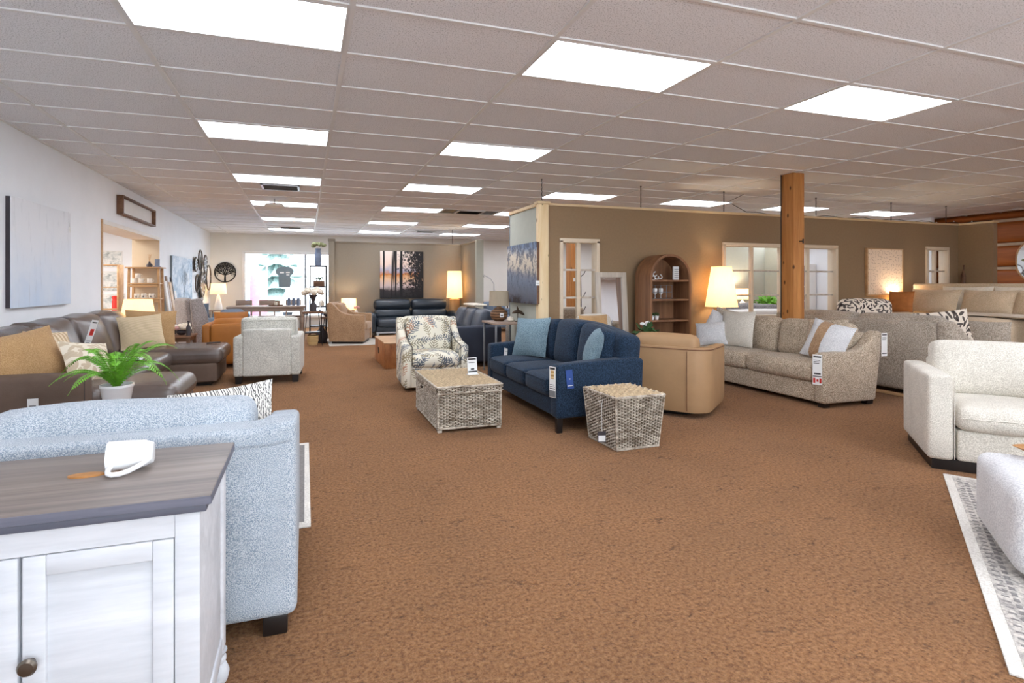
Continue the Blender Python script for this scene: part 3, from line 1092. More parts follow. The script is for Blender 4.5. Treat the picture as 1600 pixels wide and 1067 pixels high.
def sofa(name, label, cat, loc, rz, W, D, m, arm_w=.18, arm_h=.62, seat_h=.46, back_h=.88, frame_h=.74, ns=3, nb=3, leg_h=.1, seat_t=.18,
         back_t=.2, m_side=None, arm_poly=None, cush_r=.06, tilt=8, crown=0.0, arm_taper=0, legm='dark_leg', m_cush=None, leg_w=.06, group=None, plinth=False, seat_over=0.02, cush_gap=.004, back_in=0.0):
    T = thing(name, label, cat, loc, rz, group)
    ms = m_side or m
    mc = m_cush or m
    xi = W / 2 - arm_w
    bt = .16
    obj('base', rbox(-xi - .01, xi + .01, -D / 2 + .03, D / 2 - .03, leg_h, seat_h - seat_t, .02, (0, 0, 0), 3, 2), ms, T)
    for s in (-1, 1):
        a0, a1 = (s * W / 2, s * xi) if s < 0 else (xi, W / 2)
        if arm_poly:
            pl = [(-D / 2 + u * D, z) for u, z in arm_poly]
            obj('arm', bevel(prism(pl, a0, a1, 'x'), .035, 3, 12), ms, T)
        else:
            obj('arm', rbox(a0, a1, -D / 2, D / 2 - .02, leg_h, arm_h, .035, (.006, .006, .01), 5, 3), ms, T)
    obj('back_frame', rbox(-xi - (.0 if arm_poly is None else .01), xi + (.0 if arm_poly is None else .01), D / 2 - bt, D / 2, leg_h, frame_h, .045, (0, .01, .01), 5, 3), ms, T)
    if crown < 0:
        pass
    y0, y1 = -D / 2 - seat_over, D / 2 - bt - .02
    for i in range(ns):
        x0 = -xi + 2 * xi * i / ns + cush_gap
        x1 = -xi + 2 * xi * (i + 1) / ns - cush_gap
        c = obj('seat_cushion', rbox(x0, x1, y0, y1, seat_h - seat_t, seat_h, cush_r, (.0, .015, .025), 6, 3), mc, T)
    for i in range(nb):
        x0 = -xi + 2 * xi * i / nb + cush_gap + back_in
        x1 = -xi + 2 * xi * (i + 1) / nb - cush_gap - back_in
        hb = back_h - seat_h
        vf = rbox(x0, x1, -back_t / 2, back_t / 2, 0, hb, min(.08, back_t * .4), (.0, .05, .012), 8, 3)
        if crown:
            v2 = []
            for (x, y, z) in vf[0]:
                u = x / xi
                v2.append((x, y, z + crown * (1 - u * u) * max(0, z / hb)))
            vf = (v2, vf[1])
        obj('back_cushion', xf(vf, (0, D / 2 - bt - back_t * .45, seat_h - .02), (-tilt, 0, 0)), mc, T)
    if plinth:
        obj('plinth', box(-W / 2 + .04, W / 2 - .04, -D / 2 + .04, D / 2 - .04, 0, leg_h), legm, T)
    else:
        legs(T, W, D, leg_h + .01, legm, leg_w, .04, .04)
    return T


def hang_tag(label, loc, rot, w, h, bands, cat='price tag', m='paper', string=None):
    """thin card hanging on furniture; bands = (z0, z1, x0, x1, material) as fractions"""
    T = thing('price_tag', label, cat, loc)
    T.rotation_euler = [math.radians(a) for a in rot]
    obj('card', bevel(box(-w / 2, w / 2, -.001, .001, -h, 0), .0005, 1), m, T, smooth=0)
    for (z0, z1, x0, x1, mm) in bands:
        obj('print', box(-w / 2 + x0 * w, -w / 2 + x1 * w, -.0022, -.0008, -h + z0 * h, -h + z1 * h), mm, T, smooth=0)
    if string:
        obj('string', tube(string, .0025, 4), 'paper', T)
    return T


TEXT = [(.90, .95, .1, .9, 'print'), (.80, .82, .12, .8, 'print'), (.75, .77, .12, .85, 'print'), (.70, .72, .12, .7, 'print')]


def put_pillow(name, label, m, loc, rz, w, h, t=.16, tilt=15, roll=0, cat='pillow', sag=.0):
    o = one(name, pillow(w, h, t, 12, sag), m, label, cat, loc)
    o.rotation_euler = (Matrix.Rotation(math.radians(rz), 3, 'Z') @ Matrix.Rotation(math.radians(-tilt), 3, 'X') @ Matrix.Rotation(math.radians(roll), 3, 'Y')).to_euler()
    return o


def lamp(name, label, loc, shade, shade_z, base_prof, m_base, m_sh='shade_lit', watt=9, stem=None, parent_kind='lamp'):
    """shade = (r_bottom, r_top, height)"""
    T = thing(name, label, 'lamp', loc)
    rb, rt, h = shade
    obj('base', lathe(base_prof, 24), m_base, T)
    vf = lathe([(rb, shade_z), (rt, shade_z + h), (rt - .004, shade_z + h), (rb - .004, shade_z)], 32, False)
    obj('lamp_shade', vf, m_sh, T)
    if stem:
        obj('stem', cyl((0, 0, stem[0]), (0, 0, stem[1]), stem[2]), stem[3], T)
    for r_, z_ in ((rb, shade_z), (rt, shade_z + h)):
        obj('shade_rim', tube([(r_ * math.cos(a), r_ * math.sin(a), z_) for a in [2 * PI * i / 32 for i in range(32)]], .004, 4, True), m_sh, T)
    if watt:
        obj('bulb', ball(.03, (0, 0, shade_z + h * .45), 10, 6), 'bulb', T)
        ld = bpy.data.lights.new('lamp_bulb', 'POINT')
        ld.energy = watt
        ld.color = (1, .83, .60)
        ld.shadow_soft_size = .05
        lo = bpy.data.objects.new('lamp_bulb', ld)
        COL.objects.link(lo)
        lo.parent = T
        lo.location = (0, 0, shade_z + h * .45 + .045)
    return T


def simple_table(name, label, loc, rz, w, d, h, m='walnut', top=.03, leg=.04, cat='table', apron=0.0, m_leg=None):
    T = thing(name, label, cat, loc, rz)
    obj('table_top', bbox(-w / 2, w / 2, -d / 2, d / 2, h - top, h, .006), m, T)
    for sx in (-1, 1):
        for sy in (-1, 1):
            obj('leg', bbox(sx * (w / 2 - .02) - (leg if sx > 0 else 0), sx * (w / 2 - .02) + (leg if sx < 0 else 0),
                            sy * (d / 2 - .02) - (leg if sy > 0 else 0), sy * (d / 2 - .02) + (leg if sy < 0 else 0), 0, h - top, .004), m_leg or m, T)
    if apron:
        obj('apron', join(box(-w / 2 + .04, w / 2 - .04, -d / 2 + .035, -d / 2 + .055, h - top - apron, h - top), box(-w / 2 + .04, w / 2 - .04, d / 2 - .055, d / 2 - .035, h - top - apron, h - top),
                          box(-w / 2 + .035, -w / 2 + .055, -d / 2 + .04, d / 2 - .04, h - top - apron, h - top), box(w / 2 - .055, w / 2 - .035, -d / 2 + .04, d / 2 - .04, h - top - apron, h - top)), m, T)
    return T


def bouquet(T, z, r, n, m, rb=.04, seed=1, flat=.7):
    rnd = random.Random(seed)
    for i in range(n):
        a = rnd.random() * 2 * PI
        q = r * math.sqrt(rnd.random())
        zz = z + flat * (r * r - q * q) ** .5 * rnd.uniform(.3, 1)
        b = ball(rb * rnd.uniform(.75, 1.2), (0, 0, 0), 7, 5, .8)
        v = [(x * (1 + .15 * math.sin(9 * y / rb)), y * (1 + .15 * math.cos(8 * x / rb)), w) for x, y, w in b[0]]
        obj('blossom', (v, b[1]), m, T, (q * math.cos(a), q * math.sin(a), zz))


def leafball(T, z, r, n, m, size=.06, seed=3, name='leaf'):
    rnd = random.Random(seed)
    L = []
    for i in range(n):
        a, b = rnd.random() * 2 * PI, rnd.uniform(-.2, 1.4)
        c = Vector((math.cos(a) * math.cos(b), math.sin(a) * math.cos(b), math.sin(b))) * r * rnd.uniform(.4, 1)
        lf = ([(0, 0, 0), (size * .35, size * .5, .005), (0, size, 0), (-size * .35, size * .5, .005)], [(0, 1, 2, 3)])
        L.append(xf(lf, (c.x, c.y, z + c.z), (rnd.uniform(-70, 70), rnd.uniform(-40, 40), math.degrees(a) - 90)))
    o = obj('foliage', join(*L), m, T, smooth=0)
    return o


# ================================================================== NEAR LEFT
# --- white cabinet with grey top
CB = thing('cabinet', 'white distressed cabinet with grey wooden top in the foreground', 'cabinet', (0, 0, 0))
cx0, cx1, cy0, cy1 = -1.62, -0.265, 1.535, 1.965
obj('cabinet_top', bbox(cx0 - .03, cx1 + .03, cy0 - .025, cy1 + .025, .774, .80, .004), 'grey_top', CB)
obj('top_edge', join(box(cx0 - .03, cx1 + .0305, cy0 - .0258, cy0 - .0245, .776, .7975), box(cx1 + .0295, cx1 + .0308, cy0 - .02, cy1 + .02, .776, .7975)), 'grey_edge', CB, smooth=0)
obj('top_moulding', bbox(cx0 - .015, cx1 + .018, cy0 - .014, cy1 + .012, .752, .774, .005), 'grey_edge', CB)
obj('body', join(box(cx0, cx1 - .02, cy0 + .02, cy1, .11, .752)), 'white_paint', CB)
obj('side_panel', join(bbox(cx1 - .02, cx1 - .004, cy0 + .02, cy1 - .04, .13, .752, .002)), 'white_paint', CB)
obj('corner_post', join(bbox(cx1 - .045, cx1 + .006, cy1 - .05, cy1 + .006, .115, .752, .012, 3)), 'white_paint', CB)
obj('side_rail', bbox(cx1 - .02, cx1 + .002, cy0 + .03, cy1 - .05, .11, .17, .004), 'white_paint', CB)
dxs = [(-.655, -.325), (-.99, -.66), (-1.325, -.995), (-1.62, -1.33)]
obj('face_frame', join(bbox(-.325, cx1, cy0, cy0 + .022, .11, .752, .003), box(cx0, -.325, cy0, cy0 + .022, .69, .752), box(cx0, -.325, cy0, cy0 + .022, .11, .16)), 'white_paint', CB)
for a, b in dxs[:3]:
    D_ = obj('door', join(bbox(a + .002, a + .05, cy0 - .002, cy0 + .018, .163, .687, .003), bbox(b - .05, b - .002, cy0 - .002, cy0 + .018, .163, .687, .003),
                          bbox(a + .05, b - .05, cy0 - .002, cy0 + .018, .637, .687, .003), bbox(a + .05, b - .05, cy0 - .002, cy0 + .018, .163, .213, .003)), 'white_paint', CB)
    obj('door_panel', bbox(a + .048, b - .048, cy0 + .009, cy0 + .016, .211, .639, .002), 'white_paint', D_)
    obj('knob', xf(lathe([(.008, 0), (.007, .012), (.019, .018), (.021, .026), (.016, .032), (.001, .034)], 16), (a + .022, cy0 - .002, .435), (90, 0, 0)), 'pewter', D_)
for (fx, fy) in ((cx1 - .02, cy1 - .02), (cx1 - .035, cy0 + .035), (cx0 + .04, cy0 + .035), (cx0 + .04, cy1 - .03)):
    obj('bun_foot', lathe([(.022, 0), (.034, .012), (.04, .04), (.03, .066), (.022, .072), (.03, .08), (.03, .09), (.024, .096), (.033, .112)], 18), 'white_paint', CB, (fx, fy, 0))

# --- white mug lying on its side, leaf tag
T = thing('mug', 'white mug lying on its side on the cabinet top', 'mug', (-.50, 1.79, .80), 6)
T.scale = (.86, .86, .86)
pr_ = [(.034, .075), (.045, .05), (.049, 0), (.051, -.06), (.047, -.06), (.045, 0), (.041, .046), (.001, .066)]
obj('cup', xf(lathe(pr_, 28, False), (0, 0, .050), (0, 90, 0)), 'white', T)
obj('cup_base', xf(lathe([(.001, .076), (.034, .075)], 28, False), (0, 0, .050), (0, 90, 0)), 'white', T)
hp = [(.066, -.030, .040), (.056, -.050, .034), (.036, -.068, .026), (.012, -.080, .018), (-.012, -.085, .013), (-.034, -.082, .012), (-.047, -.072, .014), (-.050, -.060, .019), (-.044, -.045, .028)]
obj('handle', tube(hp, .0085, 10), 'white', T)
T = thing('tag', 'oval copper-brown leaf tag beside the mug', 'tag', (-.60, 1.765, .80))
obj('leaf', prism([(.045 * math.cos(a), .02 * math.sin(a)) for a in [2 * PI * i / 20 for i in range(20)]], .0, .004, 'z'), 'copper', T)
obj('tail', prism([(.04, -.004), (.09, -.006), (.115, .004), (.09, .008), (.04, .005)], .0, .003, 'z'), 'copper', T)

# --- grey-blue heather sofa seen from behind (faces away from the viewer)
T = thing('sofa', 'grey-blue heather fabric sofa seen from behind, next to the white cabinet', 'sofa', (-1.06, 2.62, 0), 180)
W, D = 2.06, .96
obj('base', rbox(-W / 2 + .12, W / 2 - .12, -D / 2 + .04, D / 2 - .06, .08, .3, .02), 'heather', T)
for s in (-1, 1):
    a0, a1 = (-W / 2, -W / 2 + .15) if s < 0 else (W / 2 - .15, W / 2)
    obj('arm', bevel(prism([(-D / 2, .07), (D / 2 - .12, .07), (D / 2 - .12, .81), (-D / 2 + .2, .68), (-D / 2, .65)], a0, a1, 'x'), .03, 3, 12), 'heather', T)
vf = rbox(-W / 2, W / 2, D / 2 - .17, D / 2 + .012, .07, .80, .035, (0, .004, .0), 16, 3)
obj('back_frame', ([(x, y, z + (.028 * max(0, (abs(x) - .86) / .17) ** 1.5 if z > .6 else 0)) for x, y, z in vf[0]], vf[1]), 'heather', T)
obj('welt', tube([(-W / 2 + .02, D / 2 + .014, .755), (-W / 2 + .1, D / 2 + .016, .745), (0, D / 2 + .018, .742), (W / 2 - .1, D / 2 + .016, .745), (W / 2 - .02, D / 2 + .014, .755)], .004, 5), 'heather', T)
for x0, x1 in ((-.87, .09), (.10, .87)):
    tr = ((0, D / 2 - .30, .46), (-8, 0, 0))
    c = obj('back_cushion', xf(rbox(x0 + .005, x1 - .005, -.12, .12, 0, .40, .07, (0, .04, .03), 9, 3, .005), *tr), 'heather', T)
    obj('cushion_welt', xf(tube([(x0 + .03, .135, .06), (x0 + .03, .135, .33), (x0 + .1, .142, .355), ((x0 + x1) / 2, .165, .365), (x1 - .1, .142, .355), (x1 - .03, .135, .33), (x1 - .03, .135, .06)], .005, 5), *tr), 'heather', c)
    obj('seat_cushion', rbox(x0 + .005, x1 - .005, -D / 2 - .02, D / 2 - .3, .3, .48, .06, (0, .015, .025), 6, 3), 'heather', T)
for sx in (-1, 1):
    for sy in (-1, 1):
        obj('leg', bbox(sx * .95 - .045, sx * .95 + .045, sy * .43 - .045, sy * .43 + .045, 0, .075, .006), 'dark_leg', T)
put_pillow('throw_pillow', 'white pillow with black dashes at the end of the grey-blue sofa', 'dash_print', (-.37, 2.74, .44), 170, .50, .42, .15, -18, 8)

# rug in front of it
T = thing('area_rug', 'cream and grey bordered rug beyond the grey-blue sofa', 'rug', (-.95, 3.84, 0))
obj('pile', bbox(-.98, .98, -.8, .8, 0.001, .010, .003), 'rug_edge', T)
obj('field', box(-.86, .86, -.68, .68, .010, .012), 'rug', T, smooth=0)
obj('border_line', join(box(.905, .945, -.74, .74, .010, .0115), box(-.945, -.905, -.74, .74, .010, .0115), box(-.9, .9, .70, .74, .010, .0115), box(-.9, .9, -.74, -.70, .010, .0115)), 'rug_dash', T, smooth=0)
# coffee table carrying the fern
simple_table('coffee_table', 'low dark table holding the potted fern behind the grey-blue sofa', (-1.22, 4.22, .012), 0, .75, .5, .455, 'walnut', .03, .05)

# fern
FT = thing('potted_fern', 'bright green fern in a white pot in front of the brown sectional', 'plant', (-1.245, 4.20, .467))
FT.scale = (1.0, 1.0, 1.12)
obj('pot', lathe([(.07, 0), (.098, .15), (.103, .155), (.103, .17), (.094, .17), (.09, .14)], 28, False), 'white', FT)
obj('soil', lathe([(.001, .146), (.091, .146)], 20, False), 'soil', FT)
rnd = random.Random(5)
for i in range(22):
    a = 2 * PI * i / 22 * 1.0 + rnd.uniform(-.2, .2)
    L = rnd.uniform(.28, .44)
    up = rnd.uniform(.14, .32)
    dr = rnd.uniform(.10, .30) if i % 4 else 0.02
    pts, n = [], 11
    for k in range(n):
        s = k / (n - 1)
        rr = L * s * (.95 if i % 4 else .6)
        pts.append(Vector((math.cos(a) * rr, math.sin(a) * rr, .15 + up * 2.3 * s * (1 - .55 * s) - dr * s * s)))
    parts = [tube(pts, [.0035 * (1 - .7 * k / (n - 1)) for k in range(n)], 4)]
    side = Vector((-math.sin(a), math.cos(a), 0))
    lv, lf = [], []
    for k in range(1, 30):
        s = k / 30
        f_ = s * (n - 1)
        q = int(f_)
        p = pts[q].lerp(pts[min(q + 1, n - 1)], f_ - q)
        tdir = (pts[min(q + 1, n - 1)] - pts[q]).normalized()
        ll = .055 * math.sin(PI * min(1, s * 1.02 + .06)) ** .6
        for sg in (-1, 1):
            o_ = len(lv)
            e = p + side * sg * ll + tdir * ll * .35 - Vector((0, 0, ll * .25))
            mdl = p + (e - p) * .5
            lv += [tuple(p - tdir * .003), tuple(mdl + tdir * .006), tuple(e), tuple(mdl - tdir * .006)]
            lf.append((o_, o_ + 1, o_ + 2, o_ + 3))
    parts.append((lv, lf))
    obj('frond', join(*parts), 'green', FT, smooth=0)

# ================================================================== BROWN LEATHER SECTIONAL along the left wall
T = thing('sectional_sofa', 'brown leather sectional sofa with chaise along the white left wall', 'sofa', (0, 0, 0))
bx = XL + .03
obj('near_arm', rbox(bx, -1.69, 4.92, 5.13, .05, .62, .04, (.0, .01, .012), 5, 3), 'brown_fabric', T)
obj('arm_welt', tube([(bx + .02, 4.925, .585), (-1.73, 4.925, .585), (-1.695, 4.945, .57), (-1.69, 4.95, .1)], .005, 5), 'seam', T)
obj('base', rbox(bx, -1.70, 5.10, 7.70, .05, .30, .02), 'brown_fabric', T)
obj('back_frame', rbox(bx, bx + .18, 4.95, 8.60, .05, .74, .05), 'brown_fabric', T)
for i in range(3):
    y0 = 5.13 + i * .84
    obj('seat_cushion', rbox(bx + .15, -1.64, y0 + .004, y0 + .836, .28, .475, .07, (.02, .0, .03), 6, 3, .004), 'brown_leather', T)
obj('chaise_base', rbox(bx, -1.12, 7.66, 8.55, .05, .30, .03), 'brown_fabric', T)
obj('chaise_cushion', rbox(bx + .15, -1.06, 7.655, 8.555, .29, .49, .07, (.012, .0, .025), 7, 3, .003), 'brown_leather', T)
obj('chaise_feet', box(bx + .1, -1.2, 7.72, 8.5, 0, .05), 'dark_leg', T)
obj('base_feet', box(bx + .1, -1.78, 5.0, 7.6, 0, .05), 'dark_leg', T)
obj('far_arm', rbox(bx, -1.86, 8.555, 8.76, .05, .60, .04, (0, .01, .012), 5, 3), 'brown_fabric', T)
for i, (y0, y1, h_) in enumerate(((5.14, 5.95, .50), (5.96, 6.79, .52), (6.80, 7.63, .53), (7.64, 8.50, .53))):
    vf = rbox(y0, y1, -.12, .12, 0, h_, .06, (.0, .085, .012), 10, 3, .010)
    obj('back_cushion', xf(vf, (bx + .24, 0, .455), (0, 0, 0)) if False else ([(bx + .25 + (-y) + (-.16) * (z / h_), x, .455 + z) for x, y, z in vf[0]], [q for q in vf[1]]), 'brown_leather', T)
T = thing('ottoman', 'brown leather ottoman pushed against the sectional behind the fern', 'ottoman', (-1.36, 5.57, 0))
obj('base', rbox(-.27, .27, -.42, .42, .05, .28, .03), 'brown_fabric', T)
obj('top_cushion', rbox(-.30, .30, -.45, .45, .26, .46, .09, (.01, .01, .03), 6, 4), 'brown_leather', T)
for sx in (-1, 1):
    for sy in (-1, 1):
        obj('foot', bbox(sx * .2 - .03, sx * .2 + .03, sy * .35 - .03, sy * .35 + .03, 0, .055, .004), 'dark_leg', T)

put_pillow('throw_pillow', 'large tan knit pillow at the near end of the brown sectional', 'tan_pillow', (-2.13, 5.30, .49), 58, .62, .50, .2, 24, -8)
put_pillow('throw_pillow', 'tufted striped beige pillow behind the large tan pillow on the sectional', 'tuft_pillow', (-2.12, 5.62, .49), 72, .48, .46, .17, 20, 6)
put_pillow('throw_pillow', 'cream flower-textured pillow right of the tufted pillow on the sectional', 'flower_pillow', (-1.80, 5.48, .48), 62, .46, .40, .16, 30, 10)
put_pillow('throw_pillow', 'ribbed beige square pillow at the chaise end of the sectional', 'rib_pillow', (-2.02, 7.86, .50), 24, .52, .46, .16, 20, -4)
put_pillow('throw_pillow', 'plain tan pillow behind the ribbed beige pillow on the sectional', 'tan_pillow', (-2.04, 8.20, .50), 16, .62, .50, .18, 14, 3)
hang_tag('white card with a red square hanging on the brown sectional back', (-2.22, 6.80, .95), (14, 8, 78), .12, .30, [(.88, .93, .15, .85, 'print'), (.42, .66, .25, .8, 'red'), (.2, .22, .2, .8, 'print'), (.14, .16, .2, .7, 'print')])
one('price_card', bevel(box(-.10, .10, -.14, .14, 0, .003), .001, 1), 'paper', 'sheet of white paper lying on the sectional seat', 'paper', (-1.86, 6.80, .507), (0, 0, 12))
T = thing('remote_control', 'flat black remote on the brown chaise', 'remote', (-1.24, 8.18, .513), 20)
obj('remote_body', bbox(-.09, .09, -.025, .025, 0, .014, .004), 'black', T)
obj('button_row', join(*[lathe([(.005, .014), (.004, .017)], 8) if q == 0 else xf(lathe([(.005, .014), (.004, .017)], 8), (-.06 + .025 * q, 0, 0)) for q in range(5)]), 'pale_metal', T)
hang_tag('small white swing ticket on the sectional arm behind the grey-blue sofa', (-2.02, 4.905, .46), (0, 0, 4), .07, .12, [(.5, .55, .2, .8, 'print')])

# end console behind the chaise
T = simple_table('end_table', 'wooden end table behind the sectional holding the glowing lamp', (-2.16, 9.28, 0), 0, .96, .56, .55, 'walnut', .03, .05, 'table', .06)
lamp('table_lamp', 'glowing cream drum lamp behind the brown sectional', (-2.46, 9.26, .55), (.235, .19, .27), .29, [(.08, 0), (.1, .02), (.12, .1), (.07, .22), (.02, .27), (.012, .36)], 'white', watt=5)
one('white_box', bbox(-.09, .09, -.07, .07, 0, .16, .004), 'white_matte', 'plain white box beside the white flowers near the sectional', 'box', (-2.09, 9.27, .55))
T = thing('flower_vase', 'white and blush flower bunch in a dark bowl near the grey wing chair', 'flowers', (-1.86, 9.26, .55))
obj('bowl', lathe([(.04, 0), (.08, .04), (.075, .07), (.07, .07)], 18, False), 'vase_dark', T)
bouquet(T, .08, .13, 12, 'petal', .05, 4)
bouquet(T, .07, .12, 4, 'petal_pink', .045, 8)
for i, (x, y, lab) in enumerate(((-2.0, 9.43, 'dark slim bottle behind the white box'),)):
    one('bottle', lathe([(.025, 0), (.026, .13), (.012, .16), (.01, .22), (.013, .225)], 14), 'vase_dark', lab, 'bottle', (x, y, .55))
one('bottle', lathe([(.032, 0), (.033, .13), (.012, .17), (.012, .21), (.02, .215), (.02, .23)], 14), 'vase_dark', 'brown pump bottle in front of the flower bunch', 'bottle', (-1.73, 9.08, .55))

# ================================================================== LEFT WALL
T = thing('painting', 'large pale blue and white abstract canvas on the left wall', 'painting', (XL, 6.64, 1.652), 90)
obj('canvas', box(-.655, .655, -.048, -.04, -.53, .53), 'drip', T, smooth=0)
obj('stretcher', box(-.652, .652, -.04, -.001, -.527, .527), 'vase_dark', T, smooth=0)
hang_tag('small white ticket hanging on the pale blue canvas', (XL + .055, 7.24, 2.02), (0, 0, 90), .05, .07, [(.4, .46, .2, .8, 'print')], string=[(-.004, 0, 0), (-.002, .01, .17), (.008, 0, .0)])
T = thing('wall_sign', 'long white sign in a wooden frame above the wall opening', 'sign', (XL, 9.92, 2.54), 90)
obj('sign_board', box(-.87, .87, -.03, -.004, -.12, .12), 'white_matte', T, smooth=0)
obj('sign_frame', join(bbox(-.9, -.86, -.09, -.001, -.145, .145, .004), bbox(.86, .9, -.09, -.001, -.145, .145, .004), bbox(-.86, .86, -.09, -.001, .12, .145, .004), bbox(-.86, .86, -.09, -.001, -.145, -.12, .004)), 'walnut', T)
T = thing('painting', 'blue winter tree canvas on the left wall beyond the opening', 'painting', (XL, 13.25, 1.42), 90)
obj('canvas', box(-.99, .99, -.048, -.04, -.53, .53), 'treecanvas', T, smooth=0)
obj('stretcher', box(-.985, .985, -.04, -.001, -.525, .525), 'grey_sign', T, smooth=0)


def branches(x, z, a, L, w, depth, out, rnd, lim=None):
    x2, z2 = x + math.cos(a) * L, z + math.sin(a) * L
    if lim and (x2 * x2 + z2 * z2) > lim * lim:
        return
    out.append(tube([(x, 0, z), ((x + x2) / 2 + rnd.uniform(-.1, .1) * L, 0, (z + z2) / 2), (x2, 0, z2)], [w, w * .85, w * .7], 5))
    if depth:
        for s in (-1, 1, rnd.choice((-.2, .3))):
            branches(x2, z2, a + s * rnd.uniform(.35, .65), L * rnd.uniform(.68, .85), w * .68, depth - 1, out, rnd, lim)


br = []
branches(.15, -.5, PI / 2, .24, .012, 4, br, random.Random(3))
obj('painted_tree', xf(join(*br), (0, -.05, 0), (0, 0, 0), (1, .12, 1)), 'grey_sign', T)

T = thing('wall_art', 'cluster of overlapping round metal discs on the left wall near the corner', 'wall art', (XL + .03, 15.3, 1.55), 90)
for i, (y, z, r, dark) in enumerate(((-.60, .30, .18, 1), (-.18, .42, .26, 0), (.35, .34, .24, 1), (-.45, -.18, .22, 0), (.1, -.22, .32, 1), (.85, -.02, .34, 0), (.15, -.5, .17, 1), (.5, .0, .2, 1))):
    R_ = obj('disc_rim', ring(r, .018, 30, 6), 'bronze', T, (y, -.02 - .03 * (i % 3), z))
    if dark:
        obj('disc', xf(lathe([(.001, 0), (r * .6, .012), (r, 0)], 26, False), (0, 0, 0), (90, 0, 0)), 'bronze' if i == 4 else 'pale_metal', R_)
        for q in range(9):
            a = 2 * PI * q / 9
            obj('cutout', xf(ball(r * .11, (0, 0, 0), 7, 4, .3), (r * .7 * math.cos(a), -.012, r * .7 * math.sin(a)), (90, 0, 0)), 'white_matte', R_)

T = thing('wall_art', 'round black tree-of-life metal disc on the back wall', 'wall art', (-2.27, YB - .025, 1.70))
obj('rim', ring(.285, .018, 40, 6), 'black', T)
br = []
rn = random.Random(11)
branches(0, -.27, PI / 2, .20, .030, 0, br, rn)
for a in (.35, .75, 1.15, 1.5, 1.9, 2.3, 2.75):
    branches(0, -.08, a, .13, .016, 4, br, rn, .275)
obj('branches', join(*br), 'black', T)
lv = []
for i in range(80):
    a, q = rn.random() * PI * 1.3 - .15 * PI, .27 * math.sqrt(rn.uniform(.12, 1))
    lv.append(xf(ball(.013, (0, 0, 0), 6, 4, .35), (q * math.cos(a), -.004, q * math.sin(a)), (90, 0, 0)))
obj('leaves', join(*lv), 'black', T)

# ladder shelf with mugs against the far jamb
T = thing('ladder_shelf', 'light wooden ladder shelf of mugs in the wall opening', 'shelf', (-2.86, 11.2, 0))
for s in (-1, 1):
    obj('upright', bevel(prism([(-.27 * s - .02, 0), (-.27 * s + .02, 0), (-.24 * s + .02, 1.66), (-.24 * s - .02, 1.66)], -.10, -.07, 'y'), .003, 1), 'oak', T)
    obj('upright', bevel(prism([(-.27 * s - .02, 0), (-.27 * s + .02, 0), (-.24 * s + .02, 1.66), (-.24 * s - .02, 1.66)], .17, .20, 'y'), .003, 1), 'oak', T)
for z, w in ((1.67, .30), (1.37, .25), (1.085, .26), (.75, .27), (.4, .28)):
    obj('shelf_board', bbox(-w, w, -.13, .2, z - .025, z, .004), 'oak', T)
    if z < 1.6:
        obj('shelf_rail', bbox(-w + .02, w - .02, -.12, -.105, z - .075, z - .03, .003), 'oak', T)
obj('back_panel', box(-.24, .24, .185, .195, .05, 1.64), 'beige_wall', T)
mg = None
for i, (x, z, lab) in enumerate(((-.15, 1.37, 'left mug of the lower pair row on the upper ladder shelf'), (-.05, 1.37, 'middle mug on the upper ladder shelf'), (.09, 1.37, 'right mug on the upper ladder shelf'), (-.10, 1.46, 'mug stacked on top of two others on the ladder shelf'),
                                 (-.12, 1.085, 'left tree-print mug on the middle ladder shelf'), (-.005, 1.085, 'centre tree-print mug on the middle ladder shelf'), (.12, 1.085, 'right tree-print mug on the middle ladder shelf'))):
    T2 = thing('mug', 'cream ' + lab, 'mug', (-2.86 + x, 11.13, z), 0, 'mugs on the ladder shelf')
    if mg is None:
        mg = (obj('cup', lathe([(.001, .006), (.04, .004), (.044, .01), (.044, .088), (.041, .088), (.04, .012), (.001, .01)], 20, False), 'mug', T2),
              obj('handle', tube([(.042, 0, .075), (.066, 0, .07), (.07, 0, .045), (.062, 0, .022), (.042, 0, .018)], .006, 6), 'mug', T2))
    else:
        for p in mg:
            clone(p, T2)
    if z < 1.2:
        obj('tree_motif', prism([(-.012, .02), (.012, .02), (0, .065)], -.046, -.0435, 'y'), 'vase_dark', T2)
T = thing('reed_diffuser', 'dark glass reed diffuser on top of the ladder shelf', 'diffuser', (-2.79, 11.2, 1.67))
obj('bottle', lathe([(.05, 0), (.055, .03), (.045, .06), (.018, .075), (.016, .1), (.02, .105)], 16), 'vase_dark', T)
obj('reeds', join(*[cyl((0, 0, .09), (.03 * math.cos(q), .03 * math.sin(q), .24), .0025, 5) for q in range(6)]), 'oak', T)
one('card_box', join(bbox(-.04, .04, -.015, .015, 0, .15, .003), box(-.06, .06, -.05, -.02, 0, .02)), 'vase_blue', 'pale blue card box on top of the ladder shelf', 'box', (-2.66, 11.2, 1.67))
# leaning boards
for i, (y, h_, w_, m_, lab) in enumerate(((11.62, 1.42, .16, 'white_matte', 'white board leaning on the wall right of the ladder shelf'), (11.78, 1.52, .10, 'table_wood', 'tall brown plank leaning on the left wall'),
                                         (11.98, 1.40, .20, 'oak', 'wide oak plank leaning beside the tall brown plank'), (12.16, 1.50, .07, 'vase_dark', 'narrow dark plank leaning on the left wall'), (12.28, 1.22, .14, 'white_matte', 'short white plank leaning nearest the winter tree canvas'))):
    one('leaning_plank', bbox(-w_ / 2, w_ / 2, -.015, .015, 0, h_, .003), m_, lab, 'plank', (XL + .27, y - .12, .005), (-8, 0, 90), 'planks leaning on the left wall')

